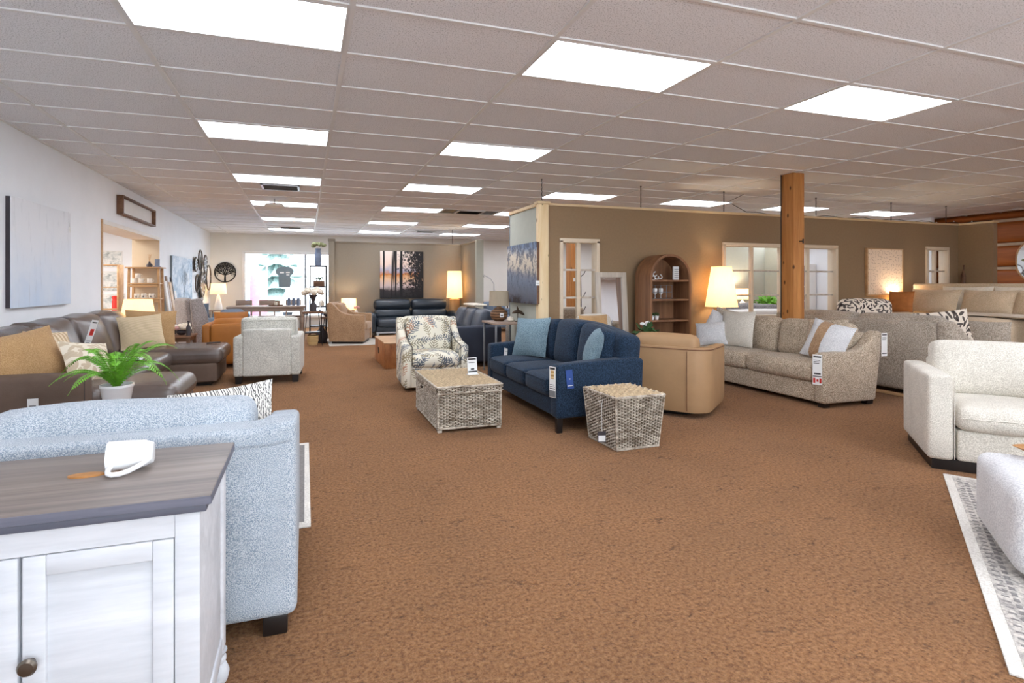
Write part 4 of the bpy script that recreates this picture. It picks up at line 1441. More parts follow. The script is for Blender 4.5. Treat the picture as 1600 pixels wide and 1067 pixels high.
# side room contents
T = thing('cube_shelf', 'narrow light wood cubby shelf in the side room', 'shelf', (-3.58, 11.6, 0))
for x in (-.2, .2):
    obj('side', bbox(x - .015, x + .015, -.15, .15, 0, 1.72, .003), 'oak', T)
for z in (.03, .45, .88, 1.30, 1.72):
    obj('shelf_board', bbox(-.2, .2, -.15, .15, z - .02, z, .003), 'oak', T)
for i, (y, z, w_, h_, lab) in enumerate(((-4.42, 1.94, .50, .36, 'green forest print, top of three on the side room wall'), (-4.40, 1.42, .50, .44, 'black and white fern print, middle of three in the side room'), (-4.36, .90, .50, .42, 'ink leaf print, lowest of three in the side room'))):
    T = thing('framed_print', lab, 'picture', (y, 14.4, z), 0)
    obj('print_sheet', box(-w_ / 2, w_ / 2, -.02, -.012, -h_ / 2, h_ / 2), 'print_bw', T, smooth=0)
    obj('backing', box(-w_ / 2 - .02, w_ / 2 + .02, -.012, -.001, -h_ / 2 - .02, h_ / 2 + .02), 'white_matte', T, smooth=0)
T = simple_table('display_table', 'white display table in the side room', (-4.05, 12.75, 0), 0, .9, .5, .8, 'white_matte')
one('candle', lathe([(.05, 0), (.05, .2), (.04, .22), (.05, .26), (.05, .3), (.02, .31)], 14), 'red', 'red lantern candle on the side room table', 'candle', (-3.78, 12.62, .8))
ld = bpy.data.lights.new('side_room_light', 'AREA'); ld.energy = 110; ld.size = 2.0; ld.color = (1, .98, .95)
lo = bpy.data.objects.new('side_room_light', ld); COL.objects.link(lo); lo.location = (-4.7, 11.0, 2.58)

# ================================================================== FAR LEFT GROUP
# white armchair seen from the back
T = thing('armchair', 'oatmeal white armchair seen from behind beside the brown chaise', 'armchair', (-.47, 8.02, 0), 176)
W, D = .86, .80
obj('base', rbox(-.36, .36, -D / 2 + .03, D / 2 - .05, .10, .30, .02), 'white_fab', T)
for s in (-1, 1):
    obj('arm', rbox(s * W / 2 if s < 0 else W / 2 - .13, -W / 2 + .13 if s < 0 else W / 2, -D / 2, D / 2 - .01, .10, .64, .03, (.003, .003, .004), 5, 3), 'white_fab', T)
obj('back_frame', rbox(-.31, .31, D / 2 - .15, D / 2, .10, .735, .025, (0, .004, .004), 5, 3), 'white_fab', T)
obj('seat_cushion', rbox(-.295, .295, -D / 2 - .02, .24, .30, .46, .05, (0, .01, .02), 6, 3), 'white_fab', T)
obj('back_cushion', rbox(-.38, .36, .05, .25, .44, .885, .05, (0, .02, .01), 7, 3), 'white_fab', T)
obj('cushion_welt', tube([(-.36, .265, .62), (-.36, .265, .85), (.34, .265, .85), (.34, .265, .62)], .006, 5), 'white_fab', T)
legs(T, W, D, .105, 'dark_leg', .09, .02, .03)
# cognac leather chair
T = sofa('armchair', 'cognac orange leather armchair behind the brown chaise', 'armchair', (-1.15, 9.62, 0), 180, .84, .84, 'orange_leather', .12, .70, .44, .80, .70, 1, 1, .07, .16, .18, tilt=4)
put_pillow('throw_pillow', 'orange leather bolster pillow on top of the cognac chair', 'orange_leather', (-1.20, 9.72, .56), 180, .55, .32, .16, 0, 0)
# grey wing chair
T = thing('wing_chair', 'tall grey upholstered wing chair between the flowers and the cognac chair', 'armchair', (-1.80, 10.80, 0), 122)
T.scale = (.80, .80, 1)
obj('seat_base', rbox(-.36, .36, -.38, .30, .14, .34, .03), 'wing_fab', T)
obj('seat_cushion', rbox(-.30, .30, -.40, .22, .34, .48, .05, (0, .01, .02)), 'wing_fab', T)
obj('backrest', xf(rbox(-.34, .34, -.08, .08, 0, .98, .05, (0, .02, .01), 6, 3), (0, .34, .12), (-7, 0, 0)), 'wing_fab', T)
for s in (-1, 1):
    obj('wing', bevel(prism([(-.36, .14), (.36, .14), (.46, 1.08), (.22, 1.10), (.10, .85), (.06, .66), (-.32, .62)], s * .34, s * .42, 'x'), .025, 3, 12), 'wing_fab', T)
legs(T, .8, .8, .145, 'dark_leg', .05, .05, .05)
T = sofa('armchair', 'slate blue armchair at the left wall behind the wing chair', 'armchair', (-2.20, 12.50, 0), 160, .78, .82, 'slate_fab', .12, .62, .44, .78, .74, 1, 1, .1)
put_pillow('throw_pillow', 'dark slate round-topped pillow on the slate blue armchair at the wall', 'slate_fab', (-2.16, 12.58, .62), 160, .4, .32, .15, 5, 0)
T = sofa('armchair', 'slate blue armchair in front of the dining table', 'armchair', (-1.66, 13.45, 0), 195, .72, .74, 'slate_fab', .1, .66, .44, .78, .72, 1, 1, .1)
simple_table('side_table', 'small side table in the far left corner under the pale lamp', (-2.36, 16.4, 0), 0, .45, .45, .62, 'table_wood')
lamp('table_lamp', 'pale lamp in the corner below the tree-of-life disc', (-2.36, 16.4, .62), (.22, .19, .30), .45, [(.10, 0), (.11, .02), (.10, .12), (.06, .3), (.03, .42), (.01, .48)], 'white_matte', 'shade_lit', 7)

# dining set
T = simple_table('dining_table', 'long washed wood dining table in front of the shop window', (-.96, 15.0, 0), 0, 1.92, .92, .77, 'table_wood', .045, .1, 'table', .09)
T = simple_table('dining_bench', 'low wooden bench in front of the dining table', (-.85, 14.15, 0), 0, 1.35, .36, .49, 'table_wood', .04, .07, 'bench', .05)
def dchair(x, y, rz, lab):
    T = thing('dining_chair', lab, 'chair', (x, y, 0), rz, 'dining chairs')
    obj('seat', bbox(-.22, .22, -.22, .2, .43, .47, .008), 'table_wood', T)
    for sx in (-1, 1):
        obj('leg', bbox(sx * .19 - .02, sx * .19 + .02, -.2, -.16, 0, .43, .003), 'table_wood', T)
        obj('leg', bbox(sx * .19 - .02, sx * .19 + .02, .16, .2, 0, .9, .003), 'table_wood', T)
    obj('back_rail', bbox(-.21, .21, .165, .19, .76, .9, .006), 'table_wood', T)
    obj('back_rail', bbox(-.21, .21, .165, .19, .6, .66, .006), 'table_wood', T)
for x, lab in ((-1.62, 'wooden dining chair at the left of the far table side'), (-1.02, 'wooden dining chair in the middle of the far table side'), (-.32, 'wooden dining chair at the right of the far table side')):
    dchair(x, 15.62, 0, lab)
T = thing('tray', 'round wooden tray with a candle on the dining table', 'tray', (-.75, 14.95, .77))
obj('plate', lathe([(.001, .004), (.17, .006), (.18, .03), (.19, .03), (.18, 0)], 24, False), 'walnut', T)
obj('candle', lathe([(.04, .01), (.04, .10)], 14), 'petal', T)
for i, x in enumerate((-.42, -.30, -.18)):
    one('glass_jar', lathe([(.04, 0), (.042, .15), (.038, .2)], 14), 'vase_blue', '%s blue-grey glass jar on the dining table' % ('left', 'middle', 'right')[i], 'jar', (x, 15.05, .77), group='glass jars on the dining table')

# sign hanging in the window
pl = [(-.17, -.34), (.17, -.34), (.17, .0), (.25, .08), (.26, .16), (.2, .24), (.09, .28), (-.09, .28), (-.2, .24), (-.26, .16), (-.25, .08), (-.17, .0)]
T = thing('window_sign', 'grey rounded-top sign hanging in the shop window', 'sign', (-.60, YB - .08, 1.60))
obj('sign_board', prism(pl, -.01, .01, 'y'), 'grey_sign', T, smooth=0)
obj('lettering', join(box(-.14, -.02, -.014, -.0095, .08, .12), box(.04, .15, -.014, -.0095, .09, .12), box(.05, .14, -.014, -.0095, .02, .05)), 'white_matte', T, smooth=0)
obj('cord', join(cyl((-.15, 0, .24), (-.15, 0, .70), .003, 5), cyl((.15, 0, .24), (.15, 0, .70), .003, 5)), 'paper', T)

# outside
struct('ground', box(-25, 25, YB + .2, 60, -.3, -.12), 'asphalt')
T = thing('conifer_tree', 'blue-green conifer standing outside the shop window', 'tree', (-1.4, 30, -.12))
obj('trunk', cyl((0, 0, 0), (0, 0, 1.0), .15), 'walnut', T)
for i in range(8):
    z = .6 + i * .62
    rr = 1.7 * (1 - i / 8.6)
    v, f = lathe([(rr, z), (rr * .55, z + .4), (.02, z + .95)], 22, False)
    v = [(x * (1 + .22 * math.sin(11 * math.atan2(y, x) + i)), y * (1 + .22 * math.sin(11 * math.atan2(y, x) + i)), w + .08 * math.sin(7 * math.atan2(y, x))) for x, y, w in v]
    obj('bough_tier', (v, f), 'conifer', T)
T = thing('parked_car', 'white car parked outside the shop window', 'car', (.4, 24.0, -.12), 75)
body = [(-2.1, .35), (2.1, .35), (2.15, .75), (1.2, .92), (.6, 1.38), (-1.1, 1.42), (-1.8, .95), (-2.15, .85)]
obj('body', bevel(prism(body, -.85, .85, 'y'), .05, 2, 12), 'car_white', T)
for s in (-1, 1):
    obj('side_window', prism([(.45, .95), (1.0, .95), (.52, 1.30), (.45, 1.32), (-1.0, 1.34), (-1.5, .97)], s * .855, s * .862, 'y'), 'car_glass', T, smooth=0)
    for x in (-1.3, 1.35):
        obj('wheel', xf(lathe([(.001, -.1), (.32, -.1), (.34, 0), (.32, .1), (.001, .1)], 20, False), (x, s * .78, .33), (90, 0, 0)), 'tyre', T)
one('blue_pillar', join(bbox(-.25, .25, -.25, .25, 0, 2.9, .03), bbox(.5, .9, -.2, .2, 0, 2.3, .03)), 'blue_out', 'pale blue pillars outside at the left of the shop window', 'pillar', (-3.0, 22.5, -.12))
one('red_shape', join(bbox(-.45, .45, -.05, .05, .1, 2.0, .02), cyl((-.45, 0, 0), (-.45, 0, 2.2), .03), cyl((.45, 0, 0), (.45, 0, 2.2), .03)), 'red_out', 'pale red upright banner outside the shop window', 'shape', (-1.95, 23.0, -.12))  # stand-in for an unclear red object; panel and poles are made up

# ================================================================== FAR CENTRE GROUP
T = thing('etagere', 'dark metal plant shelf beside the shop window', 'shelf', (.30, 13.3, 0))
for sx in (-1, 1):
    for sy in (-1, 1):
        obj('post', bbox(sx * .19 - .015, sx * .19 + .015, sy * .15 - .015, sy * .15 + .015, 0, 1.80, .003), 'black', T)
for z in (1.80, 1.30, .82, .35):
    obj('shelf_board', bbox(-.20, .20, -.16, .16, z - .03, z, .004), 'vase_dark', T)
def vase_flowers(name, label, loc, prof, mv, z, r, n, mf, rb, seed, leaf=None):
    T = thing(name, label, 'flowers', loc)
    obj('vase', lathe(prof, 20), mv, T)
    if n:
        bouquet(T, z, r, n, mf, rb, seed)
    if leaf:
        leafball(T, z - .02, r * 1.1, 70, leaf, .07, seed)
    return T
vase_flowers('vase', 'tall grey vase of dried green hydrangea on top of the plant shelf', (.30, 13.3, 1.80), [(.07, 0), (.085, .1), (.08, .28), (.06, .36), (.075, .42)], 'vase_blue', .46, .17, 12, 'sage', .055, 6)
T = thing('potted_plant', 'small green plant in a wooden box on the plant shelf', 'plant', (.32, 13.25, 1.30))
obj('planter', bbox(-.13, .13, -.09, .09, 0, .13, .006), 'walnut', T)
leafball(T, .16, .10, 60, 'green_dark', .06, 9)
one('ornament', lathe([(.05, 0), (.07, .06), (.05, .12), (.03, .14)], 16), 'petal', 'small cream ornament on the lower plant shelf tier', 'ornament', (.38, 13.2, .82))
# hairpin table with flowers
def hairpin(T, w, d, h, m='black', r=.007):
    for sx in (-1, 1):
        for sy in (-1, 1):
            x, y = sx * (w / 2 - .04), sy * (d / 2 - .04)
            obj('hairpin_leg', tube([(x - sx * .06, y, h), (x + sx * .015, y + sy * .015, .008), (x, y - sy * .06, h)], r, 6), m, T)
T = thing('side_table', 'wooden hairpin-leg table with white hydrangeas beside the aisle', 'table', (.16, 12.05, 0))
obj('table_top', bbox(-.22, .22, -.2, .2, .71, .755, .008), 'walnut', T)
hairpin(T, .44, .4, .71)
obj('lower_shelf', bbox(-.17, .17, -.15, .15, .28, .30, .004), 'black', T)
vase_flowers('vase', 'dark trumpet vase of white hydrangeas on the hairpin table', (.17, 12.06, .755), [(.07, 0), (.075, .14), (.03, .2), (.06, .3), (.10, .36)], 'vase_dark', .38, .20, 16, 'petal', .065, 2)
T = thing('candlestick', 'thin white candle beside the hydrangea vase', 'candle', (.31, 11.95, .755))
obj('holder', lathe([(.03, 0), (.012, .02), (.012, .04)], 12), 'black', T)
obj('taper', lathe([(.009, .04), (.008, .24)], 10), 'white_matte', T)
one('floor_jug', lathe([(.09, 0), (.14, .12), (.13, .24), (.05, .34), (.04, .4), (.05, .41)], 20), 'vase_dark', 'round black jug under the hairpin table area', 'jug', (.36, 12.5, 0.0))
T = thing('basket', 'small woven basket with a handle on the floor under the hairpin table', 'basket', (.16, 12.05, 0.006))
obj('basket_body', lathe([(.09, 0), (.12, .10), (.12, .22), (.11, .22), (.10, .03)], 20, False), 'basket', T)
obj('handle', tube([(-.11, 0, .2), (-.08, 0, .255), (0, 0, .268), (.08, 0, .255), (.11, 0, .2)], .008, 6), 'walnut', T)
T = thing('side_table', 'small black-legged stool table with a flower bowl beside the tan chair', 'table', (.50, 12.62, 0))
obj('table_top', lathe([(.16, .56), (.17, .575), (.16, .59)], 24), 'walnut', T)
for q in range(3):
    a = 2 * PI * q / 3 + .3
    obj('leg', tube([(.1 * math.cos(a), .1 * math.sin(a), .56), (.16 * math.cos(a), .16 * math.sin(a), 0.006)], .010, 6), 'black', T)
T = thing('flower_bowl', 'round bowl of cream flowers on the black-legged stool table', 'flowers', (.50, 12.62, .59))
obj('bowl', lathe([(.05, 0), (.10, .05), (.10, .07), (.09, .07)], 18, False), 'vase_dark', T)
bouquet(T, .07, .10, 9, 'petal', .045, 12)

# rug under that group
one('area_rug', bevel(box(-1.65, 1.65, -.8, .8, 0.001, .010), .003, 1), 'rug_edge', 'pale rug under the tan velvet chair and dark leather sofa', 'rug', (2.15, 12.55, 0))

# tan velvet swoop chair facing right
T = thing('armchair', 'tan velvet swoop-arm chair in front of the taupe partition', 'armchair', (1.02, 12.42, .01), 73)
obj('base', rbox(-.36, .36, -.36, .36, .06, .30, .02), 'tan_velvet', T)
pol = [(-.40, .05), (.40, .05), (.46, .92), (.36, .93), (.26, .84), (.16, .74), (.04, .68), (-.12, .655), (-.40, .65)]
for s in (-1, 1):
    obj('arm', bevel(prism(pol, s * .34, s * .46, 'x'), .03, 3, 10), 'tan_velvet', T)
obj('backrest', xf(rbox(-.36, .36, -.07, .07, 0, .82, .05, (0, .01, .01)), (0, .36, .1), (-5, 0, 0)), 'tan_velvet', T)
obj('seat_cushion', rbox(-.33, .33, -.42, .26, .30, .47, .05, (0, .01, .02)), 'tan_velvet', T)
obj('back_cushion', xf(rbox(-.32, .32, -.09, .09, 0, .44, .06, (0, .04, .01)), (0, .22, .46), (-10, 0, 0)), 'tan_velvet', T)
obj('plinth', box(-.36, .36, -.34, .36, 0.0, .06), 'dark_leg', T)
simple_table('side_table', 'side table in the taupe partition corner under the small lamp', (1.05, 13.55, 0), 0, .42, .42, .56, 'walnut')
lamp('table_lamp', 'small glowing lamp behind the tan velvet chair', (1.05, 13.55, .56), (.19, .18, .27), .15, [(.08, 0), (.09, .03), (.05, .12), (.015, .16), (.012, .24)], 'lamp_wood', watt=10)
vase_flowers('flower_vase', 'pink flowers beside the small glowing lamp', (1.22, 13.44, .56), [(.04, 0), (.05, .08), (.03, .14)], 'white', .17, .09, 7, 'petal_pink', .035, 20)

# dark leather sofa
T = thing('sofa', 'dark teal leather two-seat sofa under the forest painting', 'sofa', (2.66, 13.38, .011))
obj('base', rbox(-1.0, 1.0, -.42, .40, .16, .30, .03), 'teal_leather', T)
for s in (-1, 1):
    obj('arm', rbox(-1.22 if s < 0 else .98, -.98 if s < 0 else 1.22, -.45, .40, .14, .62, .09, (.01, .01, .02)), 'teal_leather', T)
for i in range(2):
    x0 = -.98 + i * .98
    obj('seat_cushion', rbox(x0 + .005, x0 + .975, -.50, .22, .28, .47, .07, (0, .02, .03)), 'teal_leather', T)
    obj('back_cushion', xf(rbox(x0 + .005, x0 + .975, -.11, .11, 0, .27, .09, (0, .05, .02)), (0, .24, .42), (-8, 0, 0)), 'teal_leather', T)
    obj('head_cushion', xf(rbox(x0 + .005, x0 + .975, -.12, .12, 0, .27, .10, (0, .05, .02)), (0, .30, .665), (-4, 0, 0)), 'teal_leather', T)
obj('rail', bbox(-1.0, 1.0, -.44, -.40, .12, .16, .006), 'steel', T)
for sx in (-1, 1):
    for sy in (-.36, .34):
        obj('leg', bbox(sx * .95 - .03, sx * .95 + .03, sy - .03, sy + .03, 0, .15, .005), 'steel', T)
T = thing('painting', 'forest sunset canvas above the dark leather sofa', 'painting', (2.475, BY, .98))
obj('canvas', box(-.585, .585, -.048, -.04, 0, 1.25), 'forest', T, smooth=0)
obj('stretcher', box(-.58, .58, -.04, -.001, .005, 1.245), 'black', T, smooth=0)
simple_table('side_table', 'side table under the tall cylinder lamp', (4.0 - .16, 13.62, 0), 0, .32, .4, .55, 'walnut')
lamp('table_lamp', 'tall glowing cylinder-shade lamp right of the dark leather sofa', (3.84, 13.60, .55), (.215, .185, .72), .43, [(.14, 0), (.14, .40), (.10, .41), (.02, .43), (.012, .75)], 'lamp_wood', watt=15)

# wood block coffee table
T = thing('block_table', 'reclaimed teak block coffee table', 'table', (1.53, 8.92, 0))
vf = bbox(-.33, .33, -.59, .59, 0, .405, .012)
obj('block', vf, 'teak', T)
obj('top_slab', bbox(-.335, .335, -.595, .595, .395, .42, .008), 'teak_top', T)
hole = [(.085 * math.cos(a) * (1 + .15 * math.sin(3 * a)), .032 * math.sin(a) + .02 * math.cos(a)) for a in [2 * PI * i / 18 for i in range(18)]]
obj('hollow_shade', xf(prism(hole, -.598, -.588, 'y'), (-.05, 0, .27)), 'black', T, smooth=0)  # flat black plates stand in for the shade inside hollows
obj('hollow_shade', xf(prism([(p[0] * .6, p[1] * 1.4) for p in hole], -.338, -.328, 'x'), (0, .1, .22)), 'black', T, smooth=0)
T = thing('wooden_bowl', 'wooden bowl of ornaments on the teak block table', 'bowl', (1.62, 8.9, .42))
obj('bowl', lathe([(.06, 0), (.15, .05), (.16, .065), (.15, .06), (.05, .015), (.001, .015)], 22, False), 'teak', T)
for i, (x, y) in enumerate(((-.05, .02), (.05, -.02), (0, .06))):
    obj('ornament', ball(.045, (x, y, .062), 10, 6), 'bronze' if i else 'whitewash', T)

# fern-print chair facing the viewer
T = thing('armchair', 'cream armchair with fern leaf print behind the wicker chest', 'armchair', (1.60, 6.82, 0), -3)
pol = [(-.40, .05), (.38, .05), (.44, .885), (.32, .90), (.24, .76), (.10, .66), (-.10, .605), (-.40, .575)]
obj('base', rbox(-.34, .34, -.37, .36, .05, .32, .02), 'fern_print', T)
for s in (-1, 1):
    obj('arm', bevel(prism(pol, s * .31, s * .42, 'x'), .035, 3, 10), 'fern_print', T)
obj('backrest', xf(rbox(-.345, .345, -.08, .08, 0, .80, .06, (0, .01, .015)), (0, .33, .1), (-6, 0, 0)), 'fern_print', T)
obj('back_cushion', xf(rbox(-.31, .31, -.09, .09, 0, .46, .05, (0, .035, .01)), (0, .19, .44), (-9, 0, 0)), 'fern_print', T)
obj('seat_cushion', rbox(-.31, .31, -.41, .22, .30, .47, .06, (0, .015, .025)), 'fern_print', T)
for s in (-1, 1):
    obj('welt', tube([(s * .31, -.41, .33), (s * .31, -.41, .57), (s * .31, -.1, .605), (s * .31, .1, .66), (s * .31, .22, .76)], .006, 5), 'seam', T)
obj('swivel_base', lathe([(.26, 0), (.27, .02), (.2, .05)], 24), 'black', T)

# ---------------- wicker chest
def wicker_box(T, w0, w1, h, rows, stakes, d0=None, d1=None, z=0, m='wicker', name='woven_side'):
    """four woven sides; bottom size (w0,d0) widening to (w1,d1)"""
    d0 = d0 or w0; d1 = d1 or w1
    for k in range(4):
        ww0, ww1, off0, off1 = (w0, w1, d0 / 2, d1 / 2) if k % 2 == 0 else (d0, d1, w0 / 2, w1 / 2)
        st = max(4, int(stakes * ww1 / w1))
        v, f = weave(1.0, h, rows, st)
        v2 = []
        for x, y, q in v:
            s = q / h
            v2.append((x * (ww0 + (ww1 - ww0) * s), y - (off0 + (off1 - off0) * s), q))
        o = obj(name, xf((v2, f), (0, 0, z), (0, 0, 90 * k)), m, T, smooth=60)
        o['kind'] = 'stuff'
        sk = []
        for i in range(0, st + 1):
            u = -.5 + i / st
            sk.append(cyl((u * ww0, -(off0) + .004, 0), (u * ww1, -(off1) + .004, h), .005, 5))
        obj('stakes', xf(join(*sk), (0, 0, z), (0, 0, 90 * k)), 'wicker_dark', T)['kind'] = 'stuff'


T = thing('wicker_chest', 'grey-washed wicker chest coffee table in front of the blue sofa', 'chest', (1.45, 5.085, 0))
cw, cd = .60, .94
wicker_box(T, cw, cw, .32, 22, 22, cd, cd, .03)
obj('core', box(-cw / 2 + .012, cw / 2 - .012, -cd / 2 + .012, cd / 2 - .012, .03, .40), 'wicker_dark', T)
wicker_box(T, cw + .03, cw + .03, .06, 4, 22, cd + .03, cd + .03, .355, 'wicker', 'lid_side')
v, f = weave(cd + .03, cw + .03, 30, 44, .005, .006)
o = obj('lid_weave', xf((v, f), (-(cw + .03) / 2, 0, .414), (90, 0, 90)), 'wicker_top', T, smooth=60)
vv = []
v, f = weave(cw + .03, cd + .03, 46, 24, .005, .006)
for x, y, z in v:
    vv.append((x, z - (cd + .03) / 2, .414 - y))
o.data.clear_geometry(); o.data.from_pydata(vv, [], f); o.data.update(); o['kind'] = 'stuff'
o.data.polygons.foreach_set('use_smooth', [True] * len(o.data.polygons))
for s in (-1, 1):
    obj('rim_rod', join(cyl((-cw / 2 - .01, s * (cd / 2 + .008), .352), (cw / 2 + .01, s * (cd / 2 + .008), .352), .009), cyl((s * (cw / 2 + .008), -cd / 2, .352), (s * (cw / 2 + .008), cd / 2, .352), .009),
                        cyl((-cw / 2 - .01, s * (cd / 2 + .004), .035), (cw / 2 + .01, s * (cd / 2 + .004), .035), .011), cyl((s * (cw / 2 + .004), -cd / 2, .035), (s * (cw / 2 + .004), cd / 2, .035), .011),
                        cyl((-cw / 2 - .02, s * (cd / 2 + .016), .413), (cw / 2 + .02, s * (cd / 2 + .016), .413), .010), cyl((s * (cw / 2 + .016), -cd / 2, .413), (s * (cw / 2 + .016), cd / 2, .413), .010)), 'wicker', T)
    for sy in (-1, 1):
        obj('foot', bbox(s * .285 - .02, s * .285 + .02, sy * .455 - .02, sy * .455 + .02, 0, .04, .004), 'whitewash', T)
        obj('corner_rod', cyl((s * (cw / 2 + .003), sy * (cd / 2 + .003), .03), (s * (cw / 2 + .003), sy * (cd / 2 + .003), .35), .009), 'wicker', T)
obj('slot_shade', prism([(.035 * math.cos(a) + .2, .016 * math.sin(a) + .30) for a in [2 * PI * i / 14 for i in range(14)]], -cw / 2 - .016, -cw / 2 - .006, 'x'), 'black', T, smooth=0)  # flat black plate in place of the slot's shaded inside
T = thing('table_card', 'clear standing price card on the wicker chest', 'price card', (1.64, 5.12, .423), 10)
obj('card_base', bbox(-.06, .06, -.03, .03, 0, .004, .001), 'paper', T)
obj('card', xf(box(-.055, .055, -.002, .002, 0, .17), (0, .0, .004), (-8, 0, 0)), 'paper', T, smooth=0)
obj('print', xf(join(box(-.045, .045, -.0035, -.002, .145, .16), box(-.04, .03, -.0035, -.002, .115, .12), box(-.05, .05, -.0035, -.002, .02, .035), box(-.02, .02, -.0035, -.002, .045, .06)), (0, 0, .004), (-8, 0, 0)), 'print', T, smooth=0)

# ---------------- blue chenille sofa facing left
T = thing('sofa', 'navy blue chenille sofa with arched back in the middle of the floor', 'sofa', (2.62, 5.21, 0), -90)
W, D = 1.90, .92
obj('base', rbox(-W / 2 + .03, W / 2 - .03, -D / 2 + .02, D / 2 - .04, .13, .31, .02), 'blue_chenille', T)
ap = [(-D / 2, .13), (D / 2 - .02, .13), (D / 2, .64), (D / 2 - .1, .655), (-D / 2 + .30, .635), (-D / 2, .615)]
for s in (-1, 1):
    obj('arm', bevel(prism(ap, s * (W / 2 - .15), s * W / 2, 'x'), .03, 3, 12), 'blue_chenille', T)
obj('back_frame', rbox(-W / 2 + .02, W / 2 - .02, D / 2 - .17, D / 2, .13, .64, .04), 'blue_chenille', T)
xi = W / 2 - .15
vf = rbox(-W / 2 + .03, W / 2 - .03, -.12, .11, 0, .43, .07, (0, .03, .01), 14, 3)
obj('arched_back', xf(([(x, y, z + (.10 * max(0, math.cos(x / (W / 2) * 1.45)) - .05) * (z / .43)) for x, y, z in vf[0]], vf[1]), (0, D / 2 - .13, .46), (-5, 0, 0)), 'blue_chenille', T)
for i in range(3):
    x0 = -xi + 2 * xi * i / 3
    c = obj('seat_cushion', rbox(x0 + .003, x0 + 2 * xi / 3 - .003, -D / 2 - .025, D / 2 - .26, .30, .475, .05, (0, .012, .022), 6, 3), 'blue_chenille', T)
    x1 = x0 + 2 * xi / 3
    obj('welt', tube([(x0 + .02, -D / 2 - .028, .455), (x1 - .02, -D / 2 - .028, .455)], .006, 5), 'blue_chenille', c)
    vf = rbox(x0 + .004, x1 - .004, -.10, .10, 0, .44, .07, (0, .04, .01), 8, 3)
    obj('back_cushion', xf(([(x, y, z + (.11 * max(0, math.cos(x / (W / 2) * 1.45)) - .05) * (z / .44)) for x, y, z in vf[0]], vf[1]), (0, D / 2 - .28, .455), (-9, 0, 0)), 'blue_chenille', T)
legs(T, W, D, .135, 'dark_leg', .055, .01, .01, .75)
put_pillow('throw_pillow', 'dusty blue square pillow at the far end of the navy sofa', 'blue_pillow', (2.52, 5.72, .49), -62, .50, .48, .17, 18, -3)
put_pillow('throw_pillow', 'dusty blue pillow seen edge-on at the near end of the navy sofa', 'blue_pillow', (2.66, 4.62, .485), -118, .46, .46, .17, 18, 4)
hang_tag('long white and grey card hanging on the front of the navy sofa arm', (2.145, 4.32, .60), (0, 0, -68), .075, .28, [(.9, .97, .1, .9, 'print'), (.60, .88, .25, .75, 'basket'), (.40, .42, .1, .8, 'print'), (.34, .36, .1, .9, 'print'), (.27, .30, .1, .9, 'print'), (.02, .22, .03, .97, 'pale_metal')])
hang_tag('blue card hanging beside the long white card on the navy sofa arm', (2.27, 4.245, .575), (0, -6, -8), .065, .17, [(.15, .18, .1, .9, 'paper'), (.5, .53, .4, .6, 'paper')], m='blue_print')
hang_tag('small white ticket on the seat of the navy sofa beside the far pillow', (2.33, 5.95, .57), (0, 6, -70), .06, .10, [(.6, .64, .2, .8, 'print')])

# ---------------- woven hamper stool
T = thing('wicker_stool', 'square tapered wicker hamper stool beside the navy sofa', 'basket', (2.59, 3.88, 0), 2)
wicker_box(T, .40, .47, .425, 34, 16, z=.012)
obj('core', ([(sx * (.186 if z == 0 else .22), sy * (.186 if z == 0 else .22), .012 + z) for z in (0, .42) for sy in (-1, 1) for sx in (-1, 1)], box(0, 1, 0, 1, 0, 1)[1]), 'wicker_dark', T)
v, f = weave(.47, .47, 13, 12, .009, .012)
obj('lid_weave', ([(x, z - .235, .438 - y) for x, y, z in v], f), 'wicker_top', T, smooth=60)['kind'] = 'stuff'
rim = [(sx * .237, sy * .237, .437) for sx, sy in ((-1, -1), (1, -1), (1, 1), (-1, 1))]
obj('rim_rod', tube(rim, .011, 8, True), 'wicker', T)
obj('rim_rod', tube([(p[0] * .85, p[1] * .85, .012) for p in rim], .011, 8, True), 'wicker', T)
for i in range(4):
    obj('corner_rod', cyl((rim[i][0] * .85, rim[i][1] * .85, .012), rim[i], .008), 'wicker', T)
hang_tag('dark square ticket on a string hanging from the wicker stool', (2.335, 3.80, .135), (0, 0, -12), .07, .09, [(.08, .62, .1, .95, 'paper')], m='vase_dark', string=[(0, 0, 0), (0, 0, .22), (.01, .004, .26), (-.03, -.005, .25), (0, 0, .22)])

# ---------------- camel leather barrel chair
T = thing('armchair', 'camel leather barrel swivel chair seen from behind', 'armchair', (3.84, 4.80, 0), 127)
def rsq(hw, hd, r, n=6):
    P_ = []
    for (cx_, cy_, a0) in ((hw - r, hd - r, 0), (-hw + r, hd - r, 90), (-hw + r, -hd + r, 180), (hw - r, -hd + r, 270)):
        for i in range(n + 1):
            a = math.radians(a0 + 90 * i / n)
            P_.append((cx_ + r * math.cos(a), cy_ + r * math.sin(a)))
    return P_
outer = rsq(.44, .43, .20, 8)
